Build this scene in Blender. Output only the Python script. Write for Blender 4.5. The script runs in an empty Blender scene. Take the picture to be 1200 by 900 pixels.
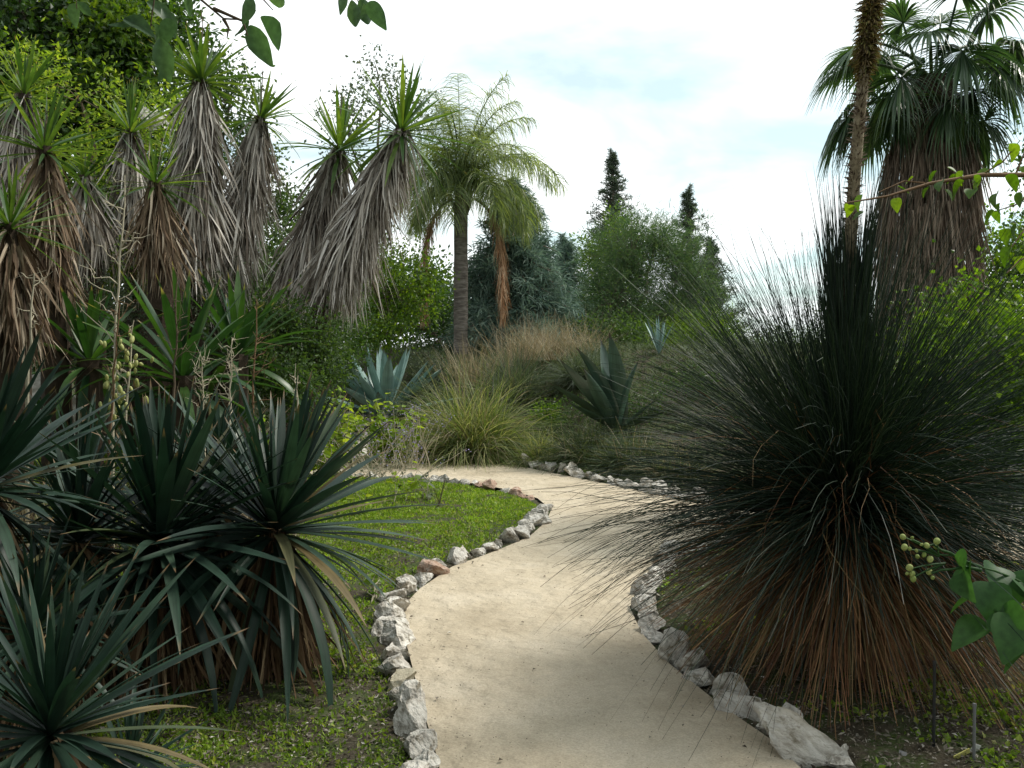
import bpy, bmesh, math, random
import numpy as np
from mathutils import Vector, Matrix, Euler, geometry

# ------------------------------------------------------------------ camera, sky, sun, exposure
SC = bpy.context.scene
COL = SC.collection
F, HZ, H = 1033.0, 420.0, 1.6          # focal length in photo pixels, horizon row, eye height

cam_d = bpy.data.cameras.new('camera')
cam_d.sensor_width = 36.0
cam_d.lens = 36.0 * F / 1200.0
cam_d.shift_y = -(450.0 - HZ) / 1200.0
cam_d.clip_start = 0.05
cam_d.clip_end = 2000.0
cam = bpy.data.objects.new('camera', cam_d)
cam.location = (0, 0, H)
cam.rotation_euler = (math.radians(90), 0, 0)
COL.objects.link(cam)
SC.camera = cam

SUN_AZ, SUN_EL = 66.0, 53.0            # degrees right of the view direction, above the horizon
world = bpy.data.worlds.new('World')
SC.world = world
world.use_nodes = True
wn, wl = world.node_tree.nodes, world.node_tree.links
wn.clear()
w_out = wn.new('ShaderNodeOutputWorld')
w_bg = wn.new('ShaderNodeBackground')
w_bg.inputs['Strength'].default_value = 0.1
sky = wn.new('ShaderNodeTexSky')
sky.sky_type = 'NISHITA'
sky.sun_disc = False
sky.sun_elevation = math.radians(SUN_EL)
sky.sun_rotation = math.radians(SUN_AZ)
sky.air_density = 1.0
sky.dust_density = 2.0
geo = wn.new('ShaderNodeTexCoord')
sep = wn.new('ShaderNodeSeparateXYZ')
wl.new(geo.outputs['Generated'], sep.inputs[0])
zc = wn.new('ShaderNodeMath'); zc.operation = 'MAXIMUM'; zc.inputs[1].default_value = 0.0
wl.new(sep.outputs['Z'], zc.inputs[0])
za = wn.new('ShaderNodeMath'); za.operation = 'ADD'; za.inputs[1].default_value = 0.12
wl.new(zc.outputs[0], za.inputs[0])
dx = wn.new('ShaderNodeMath'); dx.operation = 'DIVIDE'
dy = wn.new('ShaderNodeMath'); dy.operation = 'DIVIDE'
wl.new(sep.outputs['X'], dx.inputs[0]); wl.new(za.outputs[0], dx.inputs[1])
wl.new(sep.outputs['Y'], dy.inputs[0]); wl.new(za.outputs[0], dy.inputs[1])
cmb = wn.new('ShaderNodeCombineXYZ')
wl.new(dx.outputs[0], cmb.inputs[0]); wl.new(dy.outputs[0], cmb.inputs[1])
cmb.inputs[2].default_value = 5.5
cn = wn.new('ShaderNodeTexNoise')
cn.inputs['Scale'].default_value = 0.95
cn.inputs['Detail'].default_value = 6.0
cn.inputs['Roughness'].default_value = 0.5
cn.inputs['Distortion'].default_value = 0.35
wl.new(cmb.outputs[0], cn.inputs['Vector'])
cr = wn.new('ShaderNodeValToRGB')
cr.color_ramp.elements[0].position = 0.37
cr.color_ramp.elements[0].color = (0.42, 0.42, 0.42, 1)
cr.color_ramp.elements[1].position = 0.57
cr.color_ramp.elements[1].color = (1, 1, 1, 1)
wl.new(cn.outputs['Fac'], cr.inputs['Fac'])
cmix = wn.new('ShaderNodeMix'); cmix.data_type = 'RGBA'
wl.new(cr.outputs['Color'], cmix.inputs[0])
sky_t = wn.new('ShaderNodeVectorMath'); sky_t.operation = 'MULTIPLY'
sky_t.inputs[1].default_value = (0.85, 1.35, 1.25)          # the clear gaps are pale cyan
wl.new(sky.outputs['Color'], sky_t.inputs[0])
wl.new(sky_t.outputs[0], cmix.inputs[6])
cmix.inputs[7].default_value = (12.4, 13.0, 13.0, 1)      # bright thin cloud, in the sky texture's own units
wl.new(cmix.outputs[2], w_bg.inputs['Color'])
wl.new(w_bg.outputs[0], w_out.inputs[0])

sun_d = bpy.data.lights.new('sun', 'SUN')
sun_d.energy = 3.4
sun_d.angle = math.radians(9.0)
sun_d.color = (1.0, 0.94, 0.84)
sun_o = bpy.data.objects.new('sun', sun_d)
_s = Vector((math.sin(math.radians(SUN_AZ)) * math.cos(math.radians(SUN_EL)),
             math.cos(math.radians(SUN_AZ)) * math.cos(math.radians(SUN_EL)),
             math.sin(math.radians(SUN_EL))))
sun_o.rotation_euler = _s.to_track_quat('Z', 'Y').to_euler()
sun_o.location = (20, 20, 25)
COL.objects.link(sun_o)

SC.view_settings.view_transform = 'Standard'
SC.view_settings.look = 'None'
SC.view_settings.gamma = 1.0
SC.view_settings.use_curve_mapping = False
SC.view_settings.exposure = 0.2
SC.render.engine = 'CYCLES'
SC.cycles.use_denoising = True
SC.cycles.max_bounces = 8
SC.cycles.diffuse_bounces = 3
SC.cycles.glossy_bounces = 2
SC.cycles.transmission_bounces = 4
SC.cycles.transparent_max_bounces = 4
SC.cycles.caustics_reflective = False
SC.cycles.caustics_refractive = False

# ------------------------------------------------------------------ helpers
rng = np.random.default_rng(11)
RND = random.Random(5)

def W(px, py, d):
    """photo pixel at a given depth -> world point"""
    return np.array([(px - 600.0) / F * d, d, H - (py - HZ) / F * d])

def smooth(t):
    t = np.clip(t, 0, 1)
    return t * t * (3 - 2 * t)

def gpt(px, py):
    """photo pixel on the flat ground -> x, y"""
    d = H * F / (py - HZ)
    return ((px - 600.0) / F * d, d)

def nrm(v):
    return v / np.maximum(np.linalg.norm(v, axis=-1, keepdims=True), 1e-9)

class MB:
    """collects vertices and faces for ONE mesh object"""
    def __init__(s):
        s.v, s.f3, s.f4, s.m3, s.m4, s.n = [], [], [], [], [], 0
    def add(s, v, f, mi=0):
        v = np.asarray(v, float).reshape(-1, 3)
        f = np.asarray(f, int)
        if f.shape[1] == 3:
            s.f3.append(f + s.n); s.m3.append(np.full(len(f), mi))
        else:
            s.f4.append(f + s.n); s.m4.append(np.full(len(f), mi))
        s.v.append(v); s.n += len(v)
        return s
    def mesh(s, name, mats, smooth_f=False, origin=(0, 0, 0)):
        v = np.concatenate(s.v) - np.asarray(origin, float)
        me = bpy.data.meshes.new(name)
        me.vertices.add(len(v)); me.vertices.foreach_set('co', v.ravel())
        f3 = np.concatenate(s.f3) if s.f3 else np.zeros((0, 3), int)
        f4 = np.concatenate(s.f4) if s.f4 else np.zeros((0, 4), int)
        mi = np.concatenate(s.m3 + s.m4)
        loops = np.concatenate([f3.ravel(), f4.ravel()])
        me.loops.add(len(loops)); me.loops.foreach_set('vertex_index', loops)
        np_ = len(f3) + len(f4)
        tot = np.concatenate([np.full(len(f3), 3), np.full(len(f4), 4)])
        st = np.concatenate([[0], np.cumsum(tot)[:-1]])
        me.polygons.add(np_)
        me.polygons.foreach_set('loop_start', st.astype(np.int32))
        me.polygons.foreach_set('loop_total', tot.astype(np.int32))
        me.polygons.foreach_set('material_index', mi.astype(np.int32))
        me.polygons.foreach_set('use_smooth', np.full(np_, smooth_f))
        for m in (mats if isinstance(mats, (list, tuple)) else [mats]):
            me.materials.append(m)
        me.update(calc_edges=True)
        me.validate()
        return me

def link(name, data, parent=None, loc=(0, 0, 0)):
    o = bpy.data.objects.new(name, data)
    o.location = loc
    COL.objects.link(o)
    if parent is not None:
        o.parent = parent
    return o

def tag(o, label=None, cat=None, group=None, kind=None):
    if label: o['label'] = label
    if cat: o['category'] = cat
    if group: o['group'] = group
    if kind: o['kind'] = kind
    return o

def thing(name, label, cat, loc, group=None):
    o = link(name, None, None, tuple(float(c) for c in loc))
    o.empty_display_size = 0.1
    return tag(o, label, cat, group)

def part(name, mb, mats, parent, smooth_f=False, kind=None, label=None):
    """vertices given in world space; parent is an unrotated thing"""
    org = np.zeros(3)
    p = parent
    while p is not None:
        org = org + np.array(p.location); p = p.parent
    o = link(name, mb.mesh(name, mats, smooth_f, org), parent)
    return tag(o, label=label, kind=kind)

def tube(mb, pts, rad, sides=6, mi=0, cap=True):
    pts = np.asarray(pts, float); rad = np.broadcast_to(np.asarray(rad, float), (len(pts),))
    t = np.gradient(pts, axis=0); t = nrm(t)
    ref = np.array([0.31, 0.95, 0.05]) if abs(t[0][2]) > 0.8 else np.array([0.1, 0.05, 1.0])
    a = nrm(np.cross(t, ref)); b = np.cross(t, a)
    ang = np.linspace(0, 2 * np.pi, sides, endpoint=False)
    ring = pts[:, None] + rad[:, None, None] * (np.cos(ang)[None, :, None] * a[:, None] + np.sin(ang)[None, :, None] * b[:, None])
    n = len(pts)
    f = []
    for i in range(n - 1):
        for j in range(sides):
            f.append((i * sides + j, i * sides + (j + 1) % sides, (i + 1) * sides + (j + 1) % sides, (i + 1) * sides + j))
    v = ring.reshape(-1, 3)
    mb.add(v, np.array(f), mi)
    if cap:
        c = np.vstack([ring[-1], pts[-1:]])
        mb.add(c, np.array([(j, (j + 1) % sides, sides) for j in range(sides)]), mi)
    return mb

def curve_pts(p0, p1, n=8, sag=(0, 0, 0), wob=0.0, r=None):
    r = r or rng
    t = np.linspace(0, 1, n)[:, None]
    p = np.asarray(p0) * (1 - t) + np.asarray(p1) * t + np.asarray(sag) * (4 * t * (1 - t))
    if wob:
        w = r.normal(0, wob, (n, 3)); w[0] = 0; w[-1] = 0
        p = p + w
    return p

def blades(mb, base, dirs, length, width, droop, seg=5, fold=0.0, mi=0, prof=None, twist=0.5, r=None, wob=0.0):
    """N strap leaves: straight start, bent down by droop; fold>0 gives a V section"""
    r = r or rng
    base = np.asarray(base, float); n = len(base)
    d = nrm(np.asarray(dirs, float))
    length = np.broadcast_to(np.asarray(length, float), (n,)); width = np.broadcast_to(np.asarray(width, float), (n,))
    droop = np.broadcast_to(np.asarray(droop, float), (n,))
    P = np.zeros((n, seg + 1, 3)); D = np.zeros((n, seg + 1, 3))
    P[:, 0] = base; D[:, 0] = d
    g = np.array([0, 0, -1.0])
    for i in range(1, seg + 1):
        d = nrm(d + g * (droop / seg * (0.5 + i / seg))[:, None] + (r.normal(0, wob, (n, 3)) if wob else 0))
        P[:, i] = P[:, i - 1] + d * (length / seg)[:, None]
        D[:, i] = d
    side = np.cross(D, np.array([0, 0, 1.0]))
    bad = np.linalg.norm(side, axis=-1) < 0.12
    rs = np.cross(D, r.normal(0, 1, (n, 1, 3)))
    side = nrm(np.where(bad[..., None], rs, side))
    up = np.cross(side, D)
    tw = r.normal(0, twist, n)[:, None, None]
    s2 = side * np.cos(tw) + up * np.sin(tw)
    u2 = np.cross(s2, D)
    if prof is None:
        prof = 1 - np.linspace(0, 1, seg + 1) ** 2.2 * 0.93
    w = 0.5 * width[:, None] * np.asarray(prof)[None]
    Lp = P - s2 * w[..., None]; Rp = P + s2 * w[..., None]
    if fold:
        Lp = Lp + u2 * (w * fold)[..., None]; Rp = Rp + u2 * (w * fold)[..., None]
        V = np.stack([Lp, P, Rp], 2); k = 3
    else:
        V = np.stack([Lp, Rp], 2); k = 2
    idx = (np.arange(n)[:, None, None] * (seg + 1) * k + np.arange(seg)[None, :, None] * k + np.arange(k - 1)[None, None])
    q = np.stack([idx, idx + 1, idx + 1 + k, idx + k], -1).reshape(-1, 4)
    mb.add(V.reshape(-1, 3), q, mi)
    return P

def leaves(mb, pos, dirs, length, width, fold=0.25, mi=0, up=None, r=None):
    """N small pointed leaves, two triangles each, folded at the midrib"""
    r = r or rng
    n = len(pos)
    d = nrm(dirs)
    u = r.normal(0, 1, (n, 3)) if up is None else up
    s = nrm(np.cross(d, u)); u = np.cross(s, d)
    length = np.broadcast_to(np.asarray(length, float), (n,))[:, None]; width = np.broadcast_to(np.asarray(width, float), (n,))[:, None]
    m = pos + d * length * 0.45
    V = np.stack([pos, m + s * width * .5 + u * width * fold, pos + d * length, m - s * width * .5 + u * width * fold], 1)
    i = np.arange(n)[:, None] * 4
    mb.add(V.reshape(-1, 3), np.concatenate([i + np.array([[0, 1, 2]]), i + np.array([[0, 2, 3]])]), mi)

def oval_leaves(mb, pos, dirs, length, width, fold=0.18, curl=0.15, mi=0, up=None, r=None, heart=False):
    """larger leaves with a rounded outline: 5 stations, 3 across"""
    r = r or rng
    n = len(pos); d = nrm(dirs)
    u = r.normal(0, 1, (n, 3)) if up is None else up
    s = nrm(np.cross(d, u)); u = np.cross(s, d)
    length = np.broadcast_to(np.asarray(length, float), (n,)); width = np.broadcast_to(np.asarray(width, float), (n,))
    ts = np.array([0, .1, .28, .5, .72, .88, 1.0])
    ws = np.array([.12, .8, 1., .92, .6, .28, .02]) if heart else np.array([.06, .42, .86, 1., .74, .38, .02])
    t2 = (1 - np.cos(np.linspace(0, np.pi, 13))) / 2
    ws = np.sqrt(np.maximum(np.interp(t2, ts, ws ** 2), .0004)); ts = t2
    P = pos[:, None] + d[:, None] * (ts[None] * length[:, None])[..., None] - u[:, None] * (curl * ts[None] ** 2 * length[:, None])[..., None]
    w = (0.5 * width[:, None] * ws[None])[..., None]
    lift = u[:, None] * w * fold * 2
    V = np.stack([P - s[:, None] * w + lift, P, P + s[:, None] * w + lift], 2)
    k, S = 3, len(ts) - 1
    idx = (np.arange(n)[:, None, None] * (S + 1) * k + np.arange(S)[None, :, None] * k + np.arange(2)[None, None])
    mb.add(V.reshape(-1, 3), np.stack([idx, idx + 1, idx + 1 + k, idx + k], -1).reshape(-1, 4), mi)

def rdir(n, r=None, zlo=-1.0, zhi=1.0):
    r = r or rng
    z = r.uniform(zlo, zhi, n); a = r.uniform(0, 2 * np.pi, n); q = np.sqrt(np.maximum(1 - z * z, 0))
    return np.stack([q * np.cos(a), q * np.sin(a), z], -1)

def inpoly(x, y, poly):
    x = np.asarray(x); y = np.asarray(y); c = np.zeros(x.shape, bool)
    n = len(poly)
    for i in range(n):
        x0, y0 = poly[i]; x1, y1 = poly[(i + 1) % n]
        if y0 == y1: continue
        hit = ((y0 > y) != (y1 > y)) & (x < (x1 - x0) * (y - y0) / (y1 - y0) + x0)
        c ^= hit
    return c

def polydist(x, y, line):
    d = np.full(np.shape(x), 1e9)
    for (x0, y0), (x1, y1) in zip(line[:-1], line[1:]):
        vx, vy = x1 - x0, y1 - y0
        t = np.clip(((x - x0) * vx + (y - y0) * vy) / (vx * vx + vy * vy + 1e-9), 0, 1)
        d = np.minimum(d, np.hypot(x - x0 - t * vx, y - y0 - t * vy))
    return d

def vnoise(x, y, s=1.0):
    x = np.asarray(x) * s; y = np.asarray(y) * s
    return (np.sin(x * 1.7 + 1.3 * np.sin(y * 1.1 + .4)) + np.sin(y * 2.3 + 1.7 * np.sin(x * 0.9 + 1.1)) +
            0.6 * np.sin(x * 4.1 + y * 3.3) + 0.5 * np.sin(y * 6.7 - x * 5.1 + 2)) / 3.1

# ------------------------------------------------------------------ materials
def new_mat(name):
    m = bpy.data.materials.new(name); m.use_nodes = True
    m.node_tree.nodes.clear()
    return m, m.node_tree.nodes, m.node_tree.links

def ramp(nodes, cols, pos=None):
    r = nodes.new('ShaderNodeValToRGB')
    e = r.color_ramp.elements
    pos = pos or [i / (len(cols) - 1) for i in range(len(cols))]
    while len(e) < len(cols): e.new(0.5)
    for i, c in enumerate(cols):
        e[i].position = pos[i]; e[i].color = (*c, 1)
    return r

def leaf_mat(name, cols, trans=0.4, tcol=None, rough=0.5, spec=0.35, noise=0.25, nscale=6.0, pos=None, tip=None):
    """foliage: colour varies from leaf to leaf, part of the light passes through"""
    m, N, L = new_mat(name)
    out = N.new('ShaderNodeOutputMaterial')
    g = N.new('ShaderNodeNewGeometry'); oi = N.new('ShaderNodeObjectInfo')
    ad = N.new('ShaderNodeMath'); ad.operation = 'ADD'
    L.new(g.outputs['Random Per Island'], ad.inputs[0]); L.new(oi.outputs['Random'], ad.inputs[1])
    fr = N.new('ShaderNodeMath'); fr.operation = 'FRACT'; L.new(ad.outputs[0], fr.inputs[0])
    rp = ramp(N, cols, pos); L.new(fr.outputs[0], rp.inputs[0])
    tc = N.new('ShaderNodeTexCoord')
    nz = N.new('ShaderNodeTexNoise'); nz.inputs['Scale'].default_value = nscale; nz.inputs['Detail'].default_value = 3
    L.new(tc.outputs['Object'], nz.inputs['Vector'])
    hv = N.new('ShaderNodeMapRange'); hv.inputs[1].default_value = 0.3; hv.inputs[2].default_value = 0.7
    hv.inputs[3].default_value = 1 - noise; hv.inputs[4].default_value = 1 + noise
    L.new(nz.outputs['Fac'], hv.inputs[0])
    mx = N.new('ShaderNodeVectorMath'); mx.operation = 'SCALE'
    L.new(rp.outputs['Color'], mx.inputs[0]); L.new(hv.outputs[0], mx.inputs['Scale'])
    if tip:                                  # dry tip and paler clasping base along a unit-long leaf
        sx = N.new('ShaderNodeSeparateXYZ'); L.new(tc.outputs['Object'], sx.inputs[0])
        ax = N.new('ShaderNodeMath'); ax.operation = 'MULTIPLY_ADD'; ax.inputs[1].default_value = 0.22; L.new(nz.outputs['Fac'], ax.inputs[0]); L.new(sx.outputs['X'], ax.inputs[2])
        tr = N.new('ShaderNodeMapRange'); tr.inputs[1].default_value = 1.0; tr.inputs[2].default_value = 1.08; L.new(ax.outputs[0], tr.inputs[0])
        wv = N.new('ShaderNodeTexNoise'); wv.inputs['Scale'].default_value = 1.0; wv.inputs['Detail'].default_value = 4
        wm = N.new('ShaderNodeMapping'); wm.inputs['Scale'].default_value = (2.5, 140, 20); L.new(tc.outputs['Object'], wm.inputs[0]); L.new(wm.outputs[0], wv.inputs['Vector'])
        wr = N.new('ShaderNodeMapRange'); wr.inputs[1].default_value = .3; wr.inputs[2].default_value = .7; wr.inputs[3].default_value = .72; wr.inputs[4].default_value = 1.3; L.new(wv.outputs['Fac'], wr.inputs[0])
        m0 = N.new('ShaderNodeVectorMath'); m0.operation = 'SCALE'; L.new(mx.outputs[0], m0.inputs[0]); L.new(wr.outputs[0], m0.inputs['Scale'])
        tmx = N.new('ShaderNodeMix'); tmx.data_type = 'RGBA'; L.new(tr.outputs[0], tmx.inputs[0]); L.new(m0.outputs[0], tmx.inputs[6]); tmx.inputs[7].default_value = (*tip, 1)
        class _o: outputs = [tmx.outputs[2]]
        mx = _o
    p = N.new('ShaderNodeBsdfPrincipled')
    p.inputs['Roughness'].default_value = rough
    p.inputs['Specular IOR Level'].default_value = spec
    L.new(mx.outputs[0], p.inputs['Base Color'])
    if trans > 0:
        t = N.new('ShaderNodeBsdfTranslucent')
        tm = N.new('ShaderNodeVectorMath'); tm.operation = 'MULTIPLY'
        L.new(mx.outputs[0], tm.inputs[0]); tm.inputs[1].default_value = tcol or (1.7, 1.6, 0.7)
        L.new(tm.outputs[0], t.inputs['Color'])
        ms = N.new('ShaderNodeMixShader'); ms.inputs[0].default_value = trans
        L.new(p.outputs[0], ms.inputs[1]); L.new(t.outputs[0], ms.inputs[2])
        L.new(ms.outputs[0], out.inputs[0])
    else:
        L.new(p.outputs[0], out.inputs[0])
    return m

def noise_mat(name, cols, pos=None, scale=8.0, detail=8.0, rough=0.85, bump=0.3, bscale=30.0, bdist=0.02, spec=0.25, rnd=0.0, stretch=None, speck=None, stain=None, bump2=None):
    m, N, L = new_mat(name)
    out = N.new('ShaderNodeOutputMaterial'); p = N.new('ShaderNodeBsdfPrincipled')
    p.inputs['Roughness'].default_value = rough; p.inputs['Specular IOR Level'].default_value = spec
    tc = N.new('ShaderNodeTexCoord'); mp = N.new('ShaderNodeMapping')
    L.new(tc.outputs['Object'], mp.inputs[0])
    if stretch: mp.inputs['Scale'].default_value = stretch
    if rnd:
        oi = N.new('ShaderNodeObjectInfo'); sc = N.new('ShaderNodeVectorMath'); sc.operation = 'SCALE'
        cb = N.new('ShaderNodeCombineXYZ')
        for i in range(3): L.new(oi.outputs['Random'], cb.inputs[i])
        L.new(cb.outputs[0], sc.inputs[0]); sc.inputs['Scale'].default_value = 37.0
        L.new(sc.outputs[0], mp.inputs['Location'])
    nz = N.new('ShaderNodeTexNoise'); nz.inputs['Scale'].default_value = scale; nz.inputs['Detail'].default_value = detail
    nz.inputs['Roughness'].default_value = 0.62
    L.new(mp.outputs[0], nz.inputs['Vector'])
    rp = ramp(N, cols, pos); L.new(nz.outputs['Fac'], rp.inputs[0])
    colr = rp.outputs['Color']
    if speck:
        vz = N.new('ShaderNodeTexVoronoi'); vz.inputs['Scale'].default_value = speck[0]
        L.new(mp.outputs[0], vz.inputs['Vector'])
        vr = N.new('ShaderNodeMix'); vr.data_type = 'RGBA'; vr.blend_type = 'MULTIPLY'
        vr.inputs[0].default_value = speck[1]
        L.new(colr, vr.inputs[6]); 
        bw = N.new('ShaderNodeMapRange'); bw.inputs[3].default_value = 0.55; bw.inputs[4].default_value = 1.25
        sx = N.new('ShaderNodeSeparateColor'); L.new(vz.outputs['Color'], sx.inputs[0])
        L.new(sx.outputs[0], bw.inputs[0]); L.new(bw.outputs[0], vr.inputs[7])
        colr = vr.outputs[2]
    if stain:
        sn = N.new('ShaderNodeTexNoise'); sn.inputs['Scale'].default_value = stain[0]; sn.inputs['Detail'].default_value = 7; sn.inputs['Roughness'].default_value = .65
        so = N.new('ShaderNodeVectorMath'); so.inputs[1].default_value = (13.1, 5.7, 2.2); L.new(mp.outputs[0], so.inputs[0]); L.new(so.outputs[0], sn.inputs['Vector'])
        sr = N.new('ShaderNodeMapRange'); sr.inputs[1].default_value = stain[2]; sr.inputs[2].default_value = stain[2] + .12; sr.inputs[4].default_value = stain[3]; L.new(sn.outputs['Fac'], sr.inputs[0])
        sm_ = N.new('ShaderNodeMix'); sm_.data_type = 'RGBA'; L.new(sr.outputs[0], sm_.inputs[0]); L.new(colr, sm_.inputs[6]); sm_.inputs[7].default_value = (*stain[1], 1)
        colr = sm_.outputs[2]
    if rnd:
        hm = N.new('ShaderNodeMapRange'); hm.inputs[3].default_value = 1 - rnd; hm.inputs[4].default_value = 1 + rnd
        L.new(oi.outputs['Random'], hm.inputs[0])
        vs = N.new('ShaderNodeVectorMath'); vs.operation = 'SCALE'
        L.new(colr, vs.inputs[0]); L.new(hm.outputs[0], vs.inputs['Scale']); colr = vs.outputs[0]
    L.new(colr, p.inputs['Base Color'])
    if bump:
        b2 = N.new('ShaderNodeTexNoise'); b2.inputs['Scale'].default_value = bscale; b2.inputs['Detail'].default_value = 6
        L.new(mp.outputs[0], b2.inputs['Vector'])
        bp = N.new('ShaderNodeBump'); bp.inputs['Strength'].default_value = bump; bp.inputs['Distance'].default_value = bdist
        if bump2:
            b3 = N.new('ShaderNodeTexNoise'); b3.inputs['Scale'].default_value = bump2[0]; b3.inputs['Detail'].default_value = 3; L.new(mp.outputs[0], b3.inputs['Vector'])
            bq = N.new('ShaderNodeBump'); bq.inputs['Strength'].default_value = 1.0; bq.inputs['Distance'].default_value = bump2[1]
            L.new(b3.outputs['Fac'], bq.inputs['Height']); L.new(bq.outputs[0], bp.inputs['Normal'])
        L.new(b2.outputs['Fac'], bp.inputs['Height']); L.new(bp.outputs[0], p.inputs['Normal'])
    L.new(p.outputs[0], out.inputs[0])
    return m

M = {}
M['path'] = noise_mat('path_sand', [(0.37, 0.31, 0.225), (0.47, 0.40, 0.30), (0.53, 0.46, 0.36)], [0.3, 0.5, 0.7], scale=1.6, detail=12,
                      rough=0.95, bump=0.35, bscale=90, bdist=0.006, spec=0.1, speck=(170, 0.34), stain=(0.9, (0.30, 0.255, 0.19), .55, .3), bump2=(7.0, 0.05))
M['ground'] = noise_mat('soil', [(0.03, 0.026, 0.018), (0.07, 0.06, 0.042), (0.045, 0.065, 0.02), (0.10, 0.088, 0.068)], [0.3, 0.45, 0.55, 0.7],
                        scale=5, rough=0.95, bump=0.8, bscale=40, bdist=0.03, spec=0.1)
M['rock'] = noise_mat('limestone', [(0.22, 0.195, 0.165), (0.42, 0.39, 0.345), (0.57, 0.54, 0.49), (0.67, 0.64, 0.59)], [0.30, 0.42, 0.54, 0.68], scale=1.7,
                      rough=0.9, bump=0.6, bscale=5, bdist=0.06, spec=0.2, rnd=0.16, stain=(2.6, (0.17, 0.145, 0.10), .54, .85))
M['rock_pink'] = noise_mat('reddish_stone', [(0.20, 0.12, 0.09), (0.40, 0.27, 0.20), (0.50, 0.42, 0.36)], [0.3, 0.5, 0.7], scale=2.2,
                           rough=0.9, bump=0.8, bscale=9, bdist=0.02, rnd=0.1)
M['rock_cream'] = noise_mat('cream_stone', [(0.40, 0.34, 0.24), (0.62, 0.56, 0.42), (0.68, 0.63, 0.52)], [0.3, 0.5, 0.7], scale=9,
                            rough=0.9, bump=0.8, bscale=24, bdist=0.02)
M['bark'] = noise_mat('bark', [(0.05, 0.04, 0.03), (0.13, 0.105, 0.08), (0.2, 0.17, 0.14)], [0.3, 0.5, 0.7], scale=10, rough=0.95, bump=0.9,
                      bscale=14, bdist=0.03, stretch=(1, 1, 0.25))
M['palm_bark'] = noise_mat('palm_bark', [(0.06, 0.05, 0.042), (0.15, 0.13, 0.11), (0.25, 0.225, 0.20)], [0.3, 0.5, 0.7], scale=8, rough=0.95, bump=0.9,
                           bscale=10, bdist=0.03, stretch=(0.6, 0.6, 3))
M['core'] = noise_mat('fibrous_trunk', [(0.03, 0.022, 0.015), (0.07, 0.05, 0.035)], scale=12, rough=1, bump=0.5)
M['twig'] = noise_mat('twig', [(0.07, 0.05, 0.035), (0.16, 0.12, 0.08)], scale=20, rough=0.9, bump=0)
M['pale_twig'] = noise_mat('bleached_stalk', [(0.36, 0.31, 0.22), (0.55, 0.50, 0.38)], scale=20, rough=0.8, bump=0)
M['spike_stem'] = noise_mat('flower_stem', [(0.09, 0.07, 0.04), (0.22, 0.175, 0.11), (0.32, 0.27, 0.19)], [.3, .5, .7], scale=26, rough=0.9, bump=.8, bscale=30, bdist=.01)
M['stalk'] = noise_mat('reddish_stalk', [(0.12, 0.07, 0.04), (0.24, 0.15, 0.08)], scale=20, rough=0.8, bump=0)
M['yucca'] = leaf_mat('yucca_leaf', [(0.008, 0.022, 0.015), (0.016, 0.038, 0.025), (0.036, 0.066, 0.042), (0.055, 0.075, 0.032), (0.13, 0.10, 0.045)], 0.10, (1.2, 1.6, 0.9), 0.5, 0.3, 0.3, 5, pos=[0, .5, .92, .965, .99], tip=(0.16, 0.10, 0.05))
M['yucca_dead'] = leaf_mat('dry_yucca_leaf', [(0.04, 0.024, 0.015), (0.11, 0.065, 0.036), (0.20, 0.125, 0.07), (0.34, 0.25, 0.15)], 0.12, (1.2, 1.0, 0.7), 0.8, 0.15)
M['tall'] = leaf_mat('tall_yucca_leaf', [(0.03, 0.07, 0.018), (0.055, 0.11, 0.026), (0.11, 0.17, 0.032)], 0.36, (1.8, 1.7, 0.6), 0.4, 0.4, 0.3, 5, tip=(0.26, 0.20, 0.09))
M['skirt'] = leaf_mat('bleached_dead_leaf', [(0.05, 0.04, 0.032), (0.17, 0.145, 0.12), (0.37, 0.335, 0.29), (0.50, 0.465, 0.42), (0.60, 0.57, 0.53)], 0.15, (1.1, 1.0, 0.85), 0.85, 0.12, 0.2, 2)
M['skirt_brown_shaded'] = leaf_mat('shaded_brown_dead_leaf', [(0.05, 0.034, 0.024), (0.15, 0.10, 0.065), (0.28, 0.21, 0.145), (0.42, 0.36, 0.28)], 0.12, (1.1, 1.0, 0.8), 0.85, 0.12, 0.2, 2)  # browner, darker copy of the skirt leaf with shade put into the colour
M['agave'] = leaf_mat('blue_agave_leaf', [(0.16, 0.26, 0.235), (0.24, 0.35, 0.32)], 0.03, None, 0.42, 0.5, 0.3, 5, tip=(0.08, 0.05, 0.035))
M['agave_dark'] = leaf_mat('dark_agave_leaf', [(0.03, 0.065, 0.042), (0.055, 0.095, 0.062)], 0.03, None, 0.3, 0.7, 0.3, 5, tip=(0.06, 0.04, 0.03))
M['furcraea'] = leaf_mat('broad_strap_leaf', [(0.012, 0.035, 0.014), (0.025, 0.062, 0.02), (0.06, 0.12, 0.028)], 0.25, (1.7, 2.0, 0.6), 0.4, 0.4, 0.3, 5, tip=(0.3, 0.22, 0.12))
M['tree_dark'] = leaf_mat('dark_tree_leaf', [(0.018, 0.042, 0.012), (0.036, 0.08, 0.016), (0.065, 0.115, 0.02)], 0.35, (1.7, 1.8, 0.5), 0.4, 0.4)
M['tree_yellow'] = leaf_mat('yellowgreen_leaf', [(0.04, 0.085, 0.012), (0.075, 0.14, 0.018), (0.13, 0.19, 0.022)], 0.5, (1.8, 1.75, 0.5), 0.45, 0.3)
M['tree_mid'] = leaf_mat('mid_green_leaf', [(0.03, 0.06, 0.02), (0.055, 0.10, 0.03), (0.08, 0.135, 0.035)], 0.42, (1.7, 1.7, 0.6), 0.5, 0.3)
M['olive'] = leaf_mat('grey_green_leaf', [(0.05, 0.07, 0.045), (0.085, 0.11, 0.07), (0.13, 0.15, 0.10)], 0.3, (1.4, 1.5, 0.8), 0.6, 0.25)
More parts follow.
